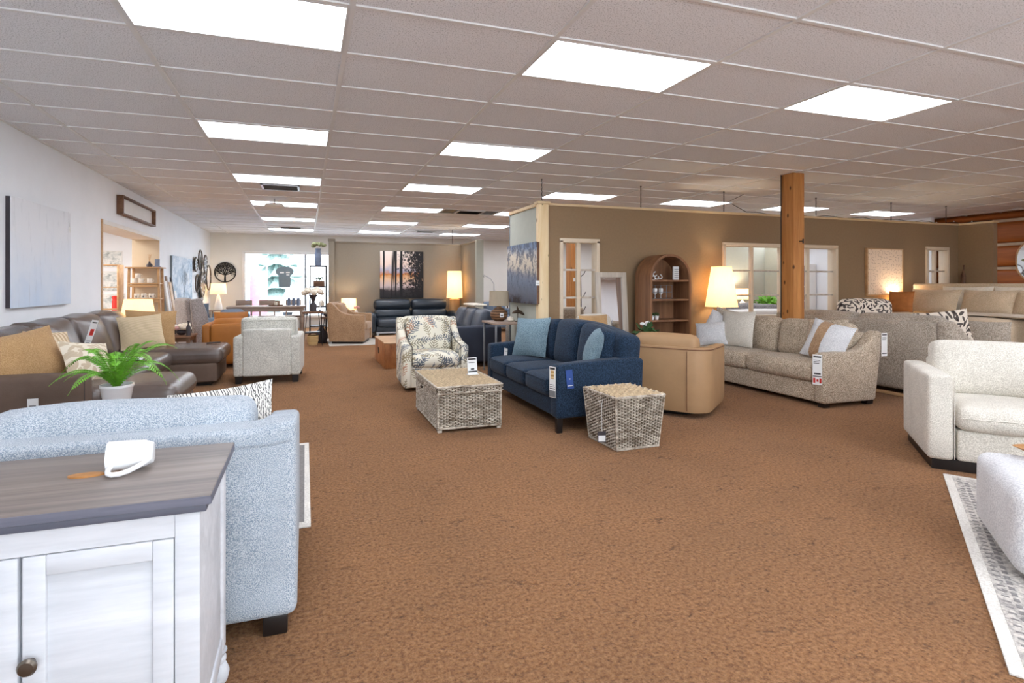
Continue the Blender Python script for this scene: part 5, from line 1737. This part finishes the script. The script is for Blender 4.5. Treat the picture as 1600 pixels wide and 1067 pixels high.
# wall of the barrel: open at the front (-y); rim rises towards the back
def barrel():
    ang = [i / 40 for i in range(41)]
    # path: from front left along side, back, side to front right
    path = [(-.44, -.40)] + [(-.44, -.3 + .5 * i / 6) for i in range(7)] + [(-.24 - .20 * math.cos(math.radians(90 * i / 8)), .23 + .20 * math.sin(math.radians(90 * i / 8))) for i in range(1, 9)] \
        + [(-.24 + .48 * i / 6, .43) for i in range(1, 6)] + [(.24 + .20 * math.sin(math.radians(90 * i / 8)), .23 + .20 * math.cos(math.radians(90 * i / 8))) for i in range(0, 9)] + [(.44, .2 - .5 * i / 6) for i in range(1, 7)] + [(.44, -.40)]
    V, Fc = [], []
    n = len(path)
    c = (0, 0)
    prof = []
    for i, (x, y) in enumerate(path):
        L_ = math.hypot(x, y)
        k = .80
        xi_, yi_ = x * k, y * k if y > 0 else y
        if y <= 0:
            xi_ = x * .78
        top = .70 + .012 * (y / .43)
        ring_ = [(x * .97, y * .97 if y > -.3 else y, .06), (x, y, .12), (x * 1.005, y * 1.005 if y > -.3 else y, .45), (x, y, top - .02), (x * .985, y * .985 if y > -.3 else y, top), (xi_ * 1.03, yi_, top), (xi_, yi_, top - .02), (xi_, yi_, .10)]
        V += ring_
    m = 8
    for i in range(n - 1):
        for k in range(m):
            l = (k + 1) % m
            Fc.append((i * m + k, i * m + l, (i + 1) * m + l, (i + 1) * m + k))
    Fc.append(tuple(range(m)))
    Fc.append(tuple((n - 1) * m + k for k in range(m - 1, -1, -1)))
    return V, Fc, path
v, f, path = barrel()
bm = bmesh.new()
vs = [bm.verts.new(p) for p in v]
for q in f:
    bm.faces.new([vs[i] for i in q])
bmesh.ops.recalc_face_normals(bm, faces=bm.faces)
bm.verts.index_update()
vf = ([tuple(a.co) for a in bm.verts], [tuple(a.index for a in q.verts) for q in bm.faces])
bm.free()
obj('barrel_shell', vf, 'tan_leather', T, smooth=50)
obj('rim_welt', tube([(x * 1.003, y * 1.003 if y > -.3 else y, .682 + .012 * (y / .43)) for x, y in path], .006, 6), 'walnut', T)
for x in (-.24, .24):
    obj('seam', tube([(x, .434, .08), (x, .438, .4), (x, .434, .675)], .0035, 5), 'walnut', T)
obj('seat_cushion', rbox(-.345, .345, -.44, .30, .28, .46, .06, (0, .01, .02)), 'tan_leather', T)
obj('seat_base', rbox(-.36, .36, -.40, .34, .06, .29, .03), 'tan_leather', T)
obj('back_cushion', xf(rbox(-.33, .33, -.09, .09, 0, .38, .08, (0, .03, .015)), (0, .25, .45), (-6, 0, 0)), 'tan_leather', T)
obj('swivel_base', lathe([(.30, 0), (.31, .02), (.31, .06)], 28), 'black', T)

# ---------------- navy leather sofa facing left + end table
T = sofa('sofa', 'dark navy leather sofa behind the fern-print chair', 'sofa', (2.66, 9.15, 0), -90, 2.05, .94, 'navy_leather', .20, .655, .47, .94, .74, 3, 3, .08, .19, .22, m_side='navy_side', tilt=16)
one('throw_blanket', xf(rbox(-.35, .35, -.12, .12, 0, .03, .012, (0, 0, .01), 6, 2, .004), (0, 0, 0), (0, 0, 90)), 'petal', 'cream folded throw on the back of the navy leather sofa', 'blanket', (3.02, 9.3, .955))
T = simple_table('end_table', 'metal-framed end table with the brown vase lamp by the sage wall', (2.90, 7.52, 0), 0, .50, .60, .78, 'table_wood', .03, .025, 'table', 0, 'pale_metal')
lamp('table_lamp', 'round brown ribbed vase lamp with unlit beige shade', (2.86, 7.60, .78), (.155, .145, .22), .24, [(.06, 0), (.11, .03), (.138, .09), (.13, .14), (.08, .19), (.04, .215), (.03, .235), (.012, .24), (.012, .30)], 'vase_brown', 'shade_dim', 0)
hang_tag('square white ticket on the brown vase lamp', (2.85, 7.452, .91), (0, 0, 4), .06, .065, [(.3, .6, .2, .8, 'print')])
T = thing('bird_sculpture', 'dark metal bird sculpture on a stand beside the vase lamp', 'sculpture', (3.06, 7.33, .78), 10)
obj('stand', join(lathe([(.04, 0), (.04, .012), (.006, .014), (.006, .13)], 14)), 'bronze', T)
obj('bird_body', tube([(-.10, 0, .135), (-.06, 0, .15), (0, 0, .16), (.05, 0, .145), (.10, 0, .115), (.12, 0, .10)], [.006, .022, .03, .026, .018, .004], 10), 'bronze', T)
obj('wing', join(prism([(-.02, .17), (.03, .165), (0, .225), (-.012, .24)], -.006, .006, 'y'), prism([(-.05, .0), (.05, .0), (.0, .10)], .14, .146, 'z')), 'bronze', T)
one('shell_ornament', lathe([(.03, 0), (.06, .025), (.05, .06), (.001, .08)], 16), 'petal', 'cream shell ornament beside the vase lamp', 'ornament', (2.99, 7.45, .78))
T = thing('painting', 'lake and cloud canvas on the sage partition', 'painting', (3.2, 7.41, 1.06), -90)
obj('canvas', box(-.56, .56, -.055, -.045, 0, .90), 'seascape', T, smooth=0)
obj('stretcher', box(-.555, .555, -.045, -.001, .005, .895), 'walnut', T, smooth=0)
hang_tag('small white ticket on the edge of the lake canvas', (3.16, 6.835, 1.40), (0, 0, 0), .06, .07, [(.4, .5, .2, .8, 'print')])
T = thing('floor_lamp', 'thin arched metal floor lamp beyond the sage partition', 'lamp', (4.9, 13.4, 0))
obj('base', lathe([(.14, 0), (.14, .025), (.02, .03)], 20), 'steel', T)
obj('stem', tube([(0, 0, .02), (0, 0, 1.35), (-.1, 0, 1.5), (-.35, 0, 1.62)], .010, 6), 'steel', T)
obj('stem', tube([(.02, .05, .02), (.02, .05, 1.2), (.3, .05, 1.02)], .008, 6), 'steel', T)
obj('lamp_shade', xf(lathe([(.05, .06), (.10, 0), (.095, 0)], 18, False), (-.38, 0, 1.54)), 'vase_dark', T)
simple_table('display_table', 'dark display table against the far white wall', (5.3, 15.6, 0), 0, 1.6, .6, .8, 'walnut')
T = sofa('sofa', 'pale blue sofa by the far white wall behind the sage partition', 'sofa', (5.0, 14.4, 0), 0, 1.7, .85, 'slate_fab', .15, .62, .45, .85, .75, 2, 2, .1)
put_pillow('throw_pillow', 'white and blue pillow on the far pale blue sofa', 'print_bw', (4.6, 14.3, .47), 0, .45, .42, .15, 14)

# ================================================================== AGAINST THE TAN PARTITION
T = thing('floor_mirror', 'rustic whitewashed leaning mirror between the window and arched cabinet', 'mirror', (4.37, 6.77, 0))
T.rotation_euler = (math.radians(-4), 0, 0)
mw, mh, fw = .26, 1.53, .075
obj('mirror_glass', box(-mw + .06, mw - .06, -.008, -.002, .06, mh - .06), 'mirror', T, smooth=0)
for x0, x1, z0, z1 in ((-mw, -mw + fw, 0, mh), (mw - fw, mw, 0, mh), (-mw + fw, mw - fw, mh - fw, mh), (-mw + fw, mw - fw, 0, fw)):
    obj('frame_board', bbox(x0, x1, -.03, .012, z0, z1, .004), 'whitewash', T)

T = thing('arched_cabinet', 'brown arched wooden display cabinet beside the tall lamp', 'cabinet', (5.095, 6.42, 0))
aw, ah, ar = .355, 1.79, .355
def arch(w, top, n=18):
    return [(-w, 0), (w, 0)] + [(w * math.cos(PI * i / n), top - w + w * math.sin(PI * i / n)) for i in range(n + 1)]
def arch_shell(wo, wi, top, y0, y1, n=20):
    Po = [(wo, 0)] + [(wo * math.cos(PI * i / n), top - wo + wo * math.sin(PI * i / n)) for i in range(n + 1)] + [(-wo, 0)]
    Pi = [(wi, 0)] + [(wi * math.cos(PI * i / n), top - wo + wi * math.sin(PI * i / n)) for i in range(n + 1)] + [(-wi, 0)]
    m = len(Po)
    V = []
    for (o_, i_) in zip(Po, Pi):
        V += [(o_[0], y0, o_[1]), (i_[0], y0, i_[1]), (i_[0], y1, i_[1]), (o_[0], y1, o_[1])]
    Fc = []
    for k in range(m - 1):
        for q in range(4):
            r_ = (q + 1) % 4
            Fc.append((k * 4 + q, k * 4 + r_, (k + 1) * 4 + r_, (k + 1) * 4 + q))
    return V, Fc
obj('arch_shell', arch_shell(aw, aw - .035, ah, 0, .36), 'arch_wood', T)
obj('back_panel', prism(arch(aw - .02, ah - .02), .345, .355, 'y'), 'arch_wood', T)
for z in (1.385, 1.105, .80, .45, .06):
    obj('shelf_board', bbox(-aw + .034, aw - .034, .01, .345, z, z + .028, .004), 'arch_wood', T)
SH = (5.095, 6.42)
def cab(x, y, z):
    return (SH[0] + x, SH[1] + y, z)
T = thing('antler_ornament', 'white curled antler ornament on the top cabinet shelf', 'ornament', cab(-.16, .15, 1.413))
for i, (x, z) in enumerate(((-.08, .05), (0, .09), (.03, .04), (.09, .05), (-.03, .03))):
    obj('curl', xf(tube([(.03 * math.cos(a), .01 * math.sin(2 * a), .03 * math.sin(a)) for a in [PI * (1.5 * q / 9) + i for q in range(10)]], .007, 6), (x, 0, z)), 'white', T)
T = thing('picture_block', 'small white framed card on the top cabinet shelf', 'card', cab(.18, .12, 1.413), 8)
obj('frame', bbox(-.055, .055, -.012, .012, 0, .20, .003), 'paper', T)
obj('print', join(*[box(-.04, .04, -.0135, -.0115, .03 + q * .03, .04 + q * .03) for q in range(5)]), 'pale_metal', T, smooth=0)
T = thing('wire_rack', 'wire rack of white glasses on the second cabinet shelf', 'rack', cab(-.11, .15, 1.133))
wr_ = []
for x in (-.20, -.10, 0, .10, .20):
    wr_ += [cyl((x, -.06, 0), (x, -.06, .2), .003, 5), cyl((x, .06, 0), (x, .06, .2), .003, 5)]
for z in (.005, .1, .2):
    wr_ += [cyl((-.2, -.06, z), (.2, -.06, z), .003, 5), cyl((-.2, .06, z), (.2, .06, z), .003, 5)]
obj('wires', join(*wr_), 'pale_metal', T)
for x in (-.15, -.05, .05):
    obj('glass', xf(lathe([(.022, 0), (.004, .006), (.004, .05), (.03, .08), (.034, .13), (.03, .15)], 12, False), (x, 0, .006)), 'white', T)
for i, x in enumerate((-.25, -.17)):
    T = thing('succulent', '%s of two tiny potted succulents on the third cabinet shelf' % ('left', 'right')[i], 'plant', cab(x, .10, .828), 0, 'succulents in the arched cabinet')
    obj('pot', lathe([(.024, 0), (.032, .06), (.03, .06), (.028, .05), (.001, .05)], 14, False), 'white', T)
    leafball(T, .065, .035, 40, 'green_dark', .03, 30 + i)

simple_table('lamp_table', 'small round-edged table hidden behind the beige sofa under the tall lamp', (6.21, 6.64, 0), 0, .36, .36, .62, 'walnut')
lamp('table_lamp', 'tall glowing tapered cream lamp beside the arched cabinet', (6.21, 6.64, .62), (.235, .145, .62), .38, [(.10, 0), (.10, .02), (.05, .03), (.045, .06), (.015, .08), (.012, .60)], 'white', watt=15)
T = thing('painting', 'cream canvas with fine brush strokes right of the cedar post', 'painting', (10.11, PY, 1.14))
obj('canvas', box(-.435, .435, -.042, -.036, .02, .84), 'strokes', T, smooth=0)
obj('frame', join(bbox(-.46, -.435, -.05, -.001, 0, .86, .003), bbox(.435, .46, -.05, -.001, 0, .86, .003), bbox(-.435, .435, -.05, -.001, .84, .86, .003), bbox(-.435, .435, -.05, -.001, 0, .02, .003)), 'oak', T)
one('driftwood', tube([(0, 0, 0), (.03, .01, .5), (-.02, 0, 1.0), (.04, .02, 1.5), (.02, 0, 1.72)], [.05, .06, .045, .04, .02], 9), 'walnut', 'tall driftwood piece standing at the partition corner', 'driftwood', (11.98, 6.72, 0))

# chair and plants behind the blue sofa
T = sofa('armchair', 'cream armchair against the tan partition behind the navy sofa', 'armchair', (3.86, 6.25, 0), 10, .74, .78, 'cream_fab', .1, .62, .45, .95, .80, 1, 1, .1)
put_pillow('throw_pillow', 'tan lumbar pillow on the cream armchair behind the navy sofa', 'tan_pillow', (3.76, 6.24, .60), 10, .5, .34, .14, 14)
simple_table('plant_stand', 'small plant stand behind the camel barrel chair', (4.20, 5.75, 0), 0, .34, .34, .56, 'walnut')
T = thing('potted_orchid', 'white orchid with green leaves behind the camel barrel chair', 'plant', (4.20, 5.75, .56))
obj('pot', lathe([(.05, 0), (.07, .1), (.066, .1), (.06, .08), (.001, .08)], 18, False), 'white', T)
leafball(T, .10, .13, 50, 'green_dark', .12, 41)
obj('stem', tube([(0, 0, .08), (-.02, 0, .22), (.02, -.02, .32)], .005, 5), 'green_dark', T)
bouquet(T, .24, .09, 6, 'white_matte', .03, 44)

# ================================================================== BEIGE TWEED SOFA (faces left)
ap = [(0, .05), (.93, .05), (1.07, .80), (1.0, .83), (.92, .80), (.80, .70), (.66, .63), (.45, .605), (0, .60)]
T = sofa('sofa', 'beige tweed two-cushion sofa with scooped arms at right centre', 'sofa', (5.745, 5.305, 0), -90, 2.15, .82, 'beige_tweed', .14, .60, .47, .93, .80, 2, 2, .05, .20, .20, arm_poly=ap, tilt=10, leg_w=.09)
T = put_pillow('throw_pillow', 'beige and white striped-corner pillow at the near end of the beige sofa', 'boucle', (5.60, 4.52, .485), -82, .48, .46, .18, 20, 12)
vf = pillow(.48, .46, .186, 12)
keep = [q for q in vf[1] if -.125 < sum(vf[0][i][0] for i in q) / len(q) < -.005]
for sd in (-1, 1):
    fs = [q for q in keep if sd * sum(vf[0][i][1] for i in q) > 0]
    ids = sorted({i for q in fs for i in q})
    mp_ = {i: n for n, i in enumerate(ids)}
    obj('stripe', ([vf[0][i] for i in ids], [tuple(mp_[i] for i in q) for q in fs]), 'tan_velvet', T)
put_pillow('throw_pillow', 'plain beige tweed pillow in the near corner of the beige sofa', 'beige_tweed', (5.80, 4.62, .49), -88, .50, .46, .2, 14, -4)
put_pillow('throw_pillow', 'white pillow with buttons at the far end of the beige sofa', 'boucle', (5.46, 6.02, .49), -62, .44, .34, .16, 20, -8)
put_pillow('throw_pillow', 'lavender white pillow tilted on its corner on the beige sofa', 'boucle', (5.58, 6.12, .58), -52, .40, .38, .15, 16, 24)
put_pillow('throw_pillow', 'taupe pillow standing behind the white ones on the beige sofa', 'grey_tweed', (5.68, 6.02, .50), -70, .50, .50, .15, 12, 10)
put_pillow('throw_pillow', 'cream banded pillow leaning at the far end of the beige sofa', 'cream_fab', (5.62, 5.76, .49), -80, .50, .50, .16, 13, -2)
hang_tag('long white card with a small red maple flag on the beige sofa arm', (5.315, 4.305, .585), (0, 0, -62), .09, .33, TEXT + [(.26, .29, .05, .95, 'print'), (.34, .39, .15, .85, 'print'), (.06, .22, .08, .3, 'red'), (.06, .22, .72, .94, 'red'), (.10, .18, .42, .62, 'red')])

# second sofa, back to the beige one
ap2 = [(0, .09), (.98, .09), (1.0, .93), (.90, .94), (.78, .86), (.62, .74), (.45, .67), (0, .655)]
T = sofa('sofa', 'grey-beige tweed sofa standing back to back behind the beige sofa', 'sofa', (7.25, 5.05, 0), 90, 2.26, .92, 'grey_tweed', .15, .66, .47, 1.0, .90, 2, 2, .09, .19, .2, arm_poly=ap2, tilt=8)
obj('wooden_base_rail', bbox(-1.0, 1.0, .36, .42, 0.0, .035, .005), 'oak', T)
put_pillow('throw_pillow', 'black leaf-print pillow on the near end of the grey-beige sofa', 'twig_print', (7.28, 4.24, .60), 120, .50, .46, .17, 18, 10)
hang_tag('white booklet card hanging on the back edge of the beige sofa', (6.215, 4.225, .80), (0, 0, 0), .09, .26, TEXT + [(.1, .14, .1, .9, 'print')])
# leaf-print wing chair
T = thing('armchair', 'cream chair with black leaf print behind the grey-beige sofa', 'armchair', (8.24, 5.62, 0), -20)
obj('seat_base', rbox(-.38, .38, -.38, .36, .12, .36, .03), 'twig_print', T)
obj('seat_cushion', rbox(-.31, .31, -.40, .24, .36, .50, .05, (0, .01, .02)), 'twig_print', T)
obj('backrest', xf(rbox(-.40, .40, -.09, .09, 0, .98, .09, (0, .02, .02)), (0, .34, .13), (-4, 0, 0)), 'twig_print', T)
for s in (-1, 1):
    obj('arm', rbox(-.44 if s < 0 else .32, -.32 if s < 0 else .44, -.38, .32, .12, .64, .05), 'twig_print', T)
legs(T, .84, .8, .125, 'dark_leg', .05)
simple_table('nightstand', 'wooden nightstand between the leaf-print chair and the bed', (10.30, 6.745, 0), 0, .34, .26, .74, 'oak', .03, .05, 'table', .12)
lamp('table_lamp', 'small glowing lamp below the cream brush-stroke canvas', (10.30, 6.745, .74), (.125, .115, .22), .20, [(.09, 0), (.1, .05), (.06, .16), (.015, .2), (.012, .32)], 'vase_dark', watt=12)

# bed
T = thing('bed', 'upholstered beige bed at the right with plain headboard', 'bed', (0, 0, 0))
bx0, bx1, by0, by1 = 8.78, 10.40, 4.50, 6.56
obj('headboard', rbox(bx1, bx1 + .12, by0 - .03, by1 + .03, .05, 1.36, .03), 'quilt', T)
obj('bed_frame', rbox(bx0, bx1, by0, by1, .08, .40, .03), 'quilt', T)
obj('mattress', rbox(bx0 + .02, bx1 - .01, by0 + .03, by1 - .03, .38, .80, .07, (0, 0, .01)), 'white_matte', T)
obj('duvet', rbox(bx0 - .02, bx1 - .45, by0 - .01, by1 + .01, .50, .86, .08, (.01, .01, .03), 8, 3, .008), 'quilt', T)
for sx in (bx0 + .06, bx1 - .06):
    for sy in (by0 + .06, by1 - .06):
        obj('leg', bbox(sx - .04, sx + .04, sy - .04, sy + .04, 0, .085, .004), 'dark_leg', T)
for i, (y, w_, m_, lab) in enumerate(((5.90, .74, 'quilt', 'tan bed pillow with buttons at the left of the headboard'), (5.15, .72, 'quilt', 'tan bed pillow in the middle of the headboard'), (4.55, .6, 'quilt', 'tan bed pillow at the right of the headboard'))):
    put_pillow('bed_pillow', lab, m_, (10.12, y + .24, .87), -90, w_, .42, .2, 22)
for i, (y, lab) in enumerate(((5.50, 'white pillow showing behind the left and middle tan bed pillows'), (4.8, 'white pillow showing behind the right tan bed pillow'))):
    put_pillow('bed_pillow', lab, 'petal', (10.26, y + .24, .84), -90, .7, .48, .14, 10)
put_pillow('throw_pillow', 'rust brown pillow at the left edge of the bed', 'rust', (9.72, 6.36, .86), -75, .36, .38, .14, 14)
put_pillow('throw_pillow', 'taupe knit pillow on the bench at the foot of the bed', 'grey_tweed', (8.36, 4.42, .505), -60, .44, .38, .16, 16)
put_pillow('throw_pillow', 'beige quilted pillow beside the taupe knit pillow on the bench', 'cream_fab', (8.32, 4.70, .505), -70, .42, .34, .14, 18, 8)
simple_table('bed_bench', 'low bench at the foot of the bed holding two pillows', (8.36, 4.62, 0), 90, .95, .40, .50, 'quilt', .10, .05, 'bench', 0, 'dark_leg')
tv, tf = [], []
nx_, ny_ = 16, 40
for i in range(nx_ + 1):
    for j in range(ny_ + 1):
        u, s = i / nx_, j / ny_
        X_ = 9.10 + .75 * u + .05 * math.sin(s * 7)
        L_ = 2.0 * s
        fold = .012 * math.sin(u * 30 + s * 3)
        if L_ < 1.3:
            Y_, Z_ = 5.5 - L_, .905 + fold
        else:
            Y_, Z_ = 4.20 - .03 + fold * 1.5, .90 - (L_ - 1.3)
        if 1.22 < L_ < 1.38:
            Z_ -= .01
        tv.append((X_, Y_ - .03 * max(0, min(1, (L_ - 1.2) * 8)), Z_))
for i in range(nx_):
    for j in range(ny_):
        a = i * (ny_ + 1) + j
        tf.append((a, a + 1, a + ny_ + 2, a + ny_ + 1))
th = one('throw_blanket', (tv, tf), 'throw', 'cream knit throw draped over the side of the bed', 'blanket')
md = th.modifiers.new('thick', 'SOLIDIFY'); md.thickness = .015
T = thing('wall_mirror', 'rounded mirror on the log wall at the far right', 'mirror', (XR - .055, 6.34, 1.82), -90)
mp = rsq(.56, .45, .38, 10)
obj('mirror_glass', xf(prism(mp, -.012, -.004, 'y'), (0, 0, 0)), 'mirror', T, smooth=0)
obj('mirror_rim', tube([(x, -.008, z) for x, z in mp], .016, 6, True), 'oak', T)

# ================================================================== RIGHT FOREGROUND
AX = -49
T = thing('area_rug', 'cream and grey patterned rug under the right ottoman', 'rug', (0, 0, 0))
T.location = (2.318, 1.167, 0); T.rotation_euler = (0, 0, math.radians(34.5))
obj('pile', bbox(0, 2.42, -1.7, 0, 0.001, .010, .003), 'rug_edge', T)
obj('border_band', join(box(.05, 2.37, -.17, -.045, .010, .0115), box(.05, .17, -1.6, -.17, .010, .0115), box(2.25, 2.37, -1.6, -.17, .010, .0115)), 'rug', T, smooth=0)
obj('field', box(.25, 2.17, -1.62, -.235, .010, .0118), 'rug', T, smooth=0)
ds = []
for i in range(38):
    x = .2 + i * .055
    ds.append(box(x, x + .025, -.213, -.203, .010, .0122))
    ds.append(box(x, x + .03, -.115, -.095, .0115, .0125))
for i in range(46):
    x = .06 + i * .05
    ds.append(box(x, x + .012, -.085, -.06, .0115, .0125))
obj('border_dashes', join(*ds), 'rug_dash', T, smooth=0)['kind'] = 'stuff'

a_ = math.radians(AX + 1)
ca, sa = math.cos(a_), math.sin(a_)
W, D = .98, .88
ccx = 4.345 + ca * W / 2 - sa * D / 2
ccy = 2.655 + sa * W / 2 + ca * D / 2
T = thing('armchair', 'large cream linen armchair at the right edge', 'armchair', (ccx, ccy, 0), AX + 1)
obj('base', rbox(-W / 2 + .17, W / 2 - .17, -D / 2 + .025, D / 2 - .05, .075, .30, .02), 'cream_fab', T)
for s in (-1, 1):
    obj('arm', rbox(-W / 2 if s < 0 else W / 2 - .15, -W / 2 + .15 if s < 0 else W / 2, -D / 2, D / 2, .075, .69, .03, (.002, .002, .004)), 'cream_fab', T)
    sx = s * (W / 2 - .15)
    obj('arm_seam', tube([(sx, -D / 2 - .001, .09), (sx, -D / 2 - .001, .66)], .003, 5), 'cream_fab', T)
obj('back_frame', rbox(-W / 2 + .15, W / 2 - .15, D / 2 - .16, D / 2, .075, .74, .03), 'cream_fab', T)
obj('seat_cushion', rbox(-W / 2 + .155, W / 2 - .155, -D / 2 - .03, D / 2 - .18, .30, .48, .07, (0, .02, .02)), 'cream_fab', T)
obj('seat_welt', tube([(-W / 2 + .17, -D / 2 - .045, .40), (0, -D / 2 - .052, .405), (W / 2 - .17, -D / 2 - .045, .40)], .004, 5), 'cream_fab', T)
obj('back_cushion', xf(rbox(-W / 2 + .14, W / 2 - .14, -.11, .11, 0, .43, .06, (0, .04, .01), 8, 3), (0, D / 2 - .26, .46), (-10, 0, 0)), 'cream_fab', T)
obj('plinth', box(-W / 2 + .03, W / 2 - .03, -D / 2 + .03, D / 2 - .03, .0, .078), 'dark_leg', T)

a_ = math.radians(-51)
ca, sa = math.cos(a_), math.sin(a_)
W, D = 1.05, .72
ox = 3.02 + ca * W / 2 - sa * D / 2
oy = 1.50 + sa * W / 2 + ca * D / 2
T = thing('ottoman', 'white boucle ottoman on the patterned rug at right', 'ottoman', (ox, oy, .012), -51)
obj('body', rbox(-W / 2, W / 2, -D / 2, D / 2, .03, .42, .06, (.01, .01, .012), 6, 4), 'boucle', T)
obj('plinth', box(-W / 2 + .06, W / 2 - .06, -D / 2 + .06, D / 2 - .06, 0, .04), 'dark_leg', T)
T = thing('wooden_tray', 'pointed boat-shaped wooden tray on the white ottoman', 'tray', (3.735, 1.585, .446), -51)
oval = [(.26 * math.cos(a) * (1 - .0 * abs(math.sin(a))), .13 * math.sin(a) * abs(math.sin(a)) ** .35) for a in [2 * PI * i / 32 for i in range(32)]]
V_, F_ = [], []
for k_, z_ in ((.62, 0), (1.0, .05), (.94, .05), (.58, .012)):
    V_ += [(x * k_, y * k_, z_) for x, y in oval]
for q in range(3):
    for i in range(32):
        j = (i + 1) % 32
        F_.append((q * 32 + i, q * 32 + j, (q + 1) * 32 + j, (q + 1) * 32 + i))
F_.append(tuple(range(31, -1, -1)))
F_.append(tuple(96 + i for i in range(32)))
obj('tray_shell', (V_, F_), 'copper', T)

# ================================================================== BEYOND THE TAN PARTITION
T = thing('bed', 'white bed with grey throw seen through the partition window', 'bed', (8.95, 9.55, 0))
obj('bed_frame', rbox(-.85, .85, -1.0, 1.0, .1, .4, .03), 'sage_wall', T)
obj('mattress', rbox(-.83, .83, -1.0, .98, .4, .82, .06, (0, 0, .02)), 'white_matte', T)
obj('headboard', rbox(-.87, .87, 1.0, 1.1, .1, 1.2, .03), 'sage_wall', T)
obj('grey_throw', rbox(-.87, .87, -.8, -.1, .45, .90, .05, (0, 0, .04), 7, 3, .02), 'grey_blanket', T)
put_pillow('throw_pillow', 'white pillow with dark pinecone print seen through the partition window', 'twig_print', (9.42, 9.98, .84), -10, .55, .5, .18, 16)
put_pillow('throw_pillow', 'small white pillow on the bed seen through the partition window', 'white_fab', (8.55, 10.0, .84), 0, .45, .28, .15, 25)
simple_table('nightstand', 'nightstand in the bedroom display behind the partition', (10.62, 10.65, 0), 0, .42, .4, .75, 'walnut')
lamp('table_lamp', 'white lit lamp seen through the partition window', (10.62, 10.65, .75), (.17, .15, .26), .22, [(.06, 0), (.08, .06), (.06, .14), (.015, .18), (.012, .3)], 'white', watt=28)
T = thing('potted_plant', 'leafy green plant seen through the partition window', 'plant', (10.45, 9.75, .62))
obj('pot', lathe([(.06, 0), (.09, .14), (.08, .14)], 16, False), 'white', T)
leafball(T, .2, .24, 110, 'green', .14, 55)
simple_table('plant_stand', 'plant stand behind the partition window', (10.45, 9.75, 0), 0, .34, .34, .62, 'walnut')
T = thing('framed_print', 'black and white print on the sage bedroom wall', 'picture', (10.0, 11.0, 1.45))
obj('print_sheet', box(-.2, .2, -.022, -.014, -.45, .45), 'print_bw', T, smooth=0)
obj('frame', box(-.22, .22, -.014, -.001, -.47, .47), 'vase_dark', T, smooth=0)
T = thing('support_post', 'orange cedar post seen through the narrow partition window', 'post', (4.93, 9.05, 0))
obj('post', bbox(-.10, .10, -.10, .10, 0, CEIL, .008), 'cedar', T)
obj('post_ticket', box(-.05, .05, -.105, -.101, 1.40, 1.47), 'paper', T, smooth=0)
T = thing('coat_tree', 'black branch coat tree seen through the narrow partition window', 'coat rack', (5.40, 9.6, 0))
obj('trunk', tube([(0, 0, .01), (.01, 0, .8), (0, 0, 1.65)], [.025, .018, .012], 8), 'black', T)
for i, (z, s) in enumerate(((1.5, 1), (1.35, -1), (1.05, 1), (.95, -1), (.75, 1))):
    obj('branch', tube([(0, 0, z), (s * .08, 0, z + .06), (s * .12, 0, z + .14)], .008, 6), 'black', T)
obj('foot', join(*[cyl((0, 0, .02), (.2 * math.cos(q * 2.09), .2 * math.sin(q * 2.09), .012), .012, 6) for q in range(3)]), 'black', T)
T = sofa('sofa', 'grey sofa seen through the narrow partition window', 'sofa', (4.10, 8.45, 0), 180, 1.3, .8, 'grey_tweed', .14, .62, .45, .85, .95, 2, 2, .1)
T = sofa('armchair', 'white armchair with pink cushion behind the narrow partition window', 'armchair', (6.6, 10.6, 0), 200, .9, .85, 'white_fab', .14, .62, .45, .88, .8, 1, 1, .1)
T = thing('white_hutch', 'white shelf hutch against the far divider wall behind the partition', 'shelf', (13.34, 11.6, 0), 90)
for x in (-.6, .6):
    obj('side', bbox(x - .02, x + .02, -.18, .18, 0, 1.9, .004), 'white_matte', T)
for z in (.1, .5, .9, 1.3, 1.88):
    obj('shelf_board', bbox(-.6, .6, -.18, .18, z - .025, z, .004), 'white_matte', T)
obj('back_panel', box(-.6, .6, .165, .178, 0, 1.88), 'vase_blue', T)
for i, (x, z) in enumerate(((-.3, .9), (.2, 1.3), (.3, .5))):
    one('vase', lathe([(.05, 0), (.09, .08), (.06, .2), (.04, .24)], 16), 'vase_blue', ('blue-grey vase on the left of the white hutch', 'blue-grey vase on the upper white hutch shelf', 'blue-grey vase low in the white hutch')[i], 'vase', (13.33, 11.6 + x, z))
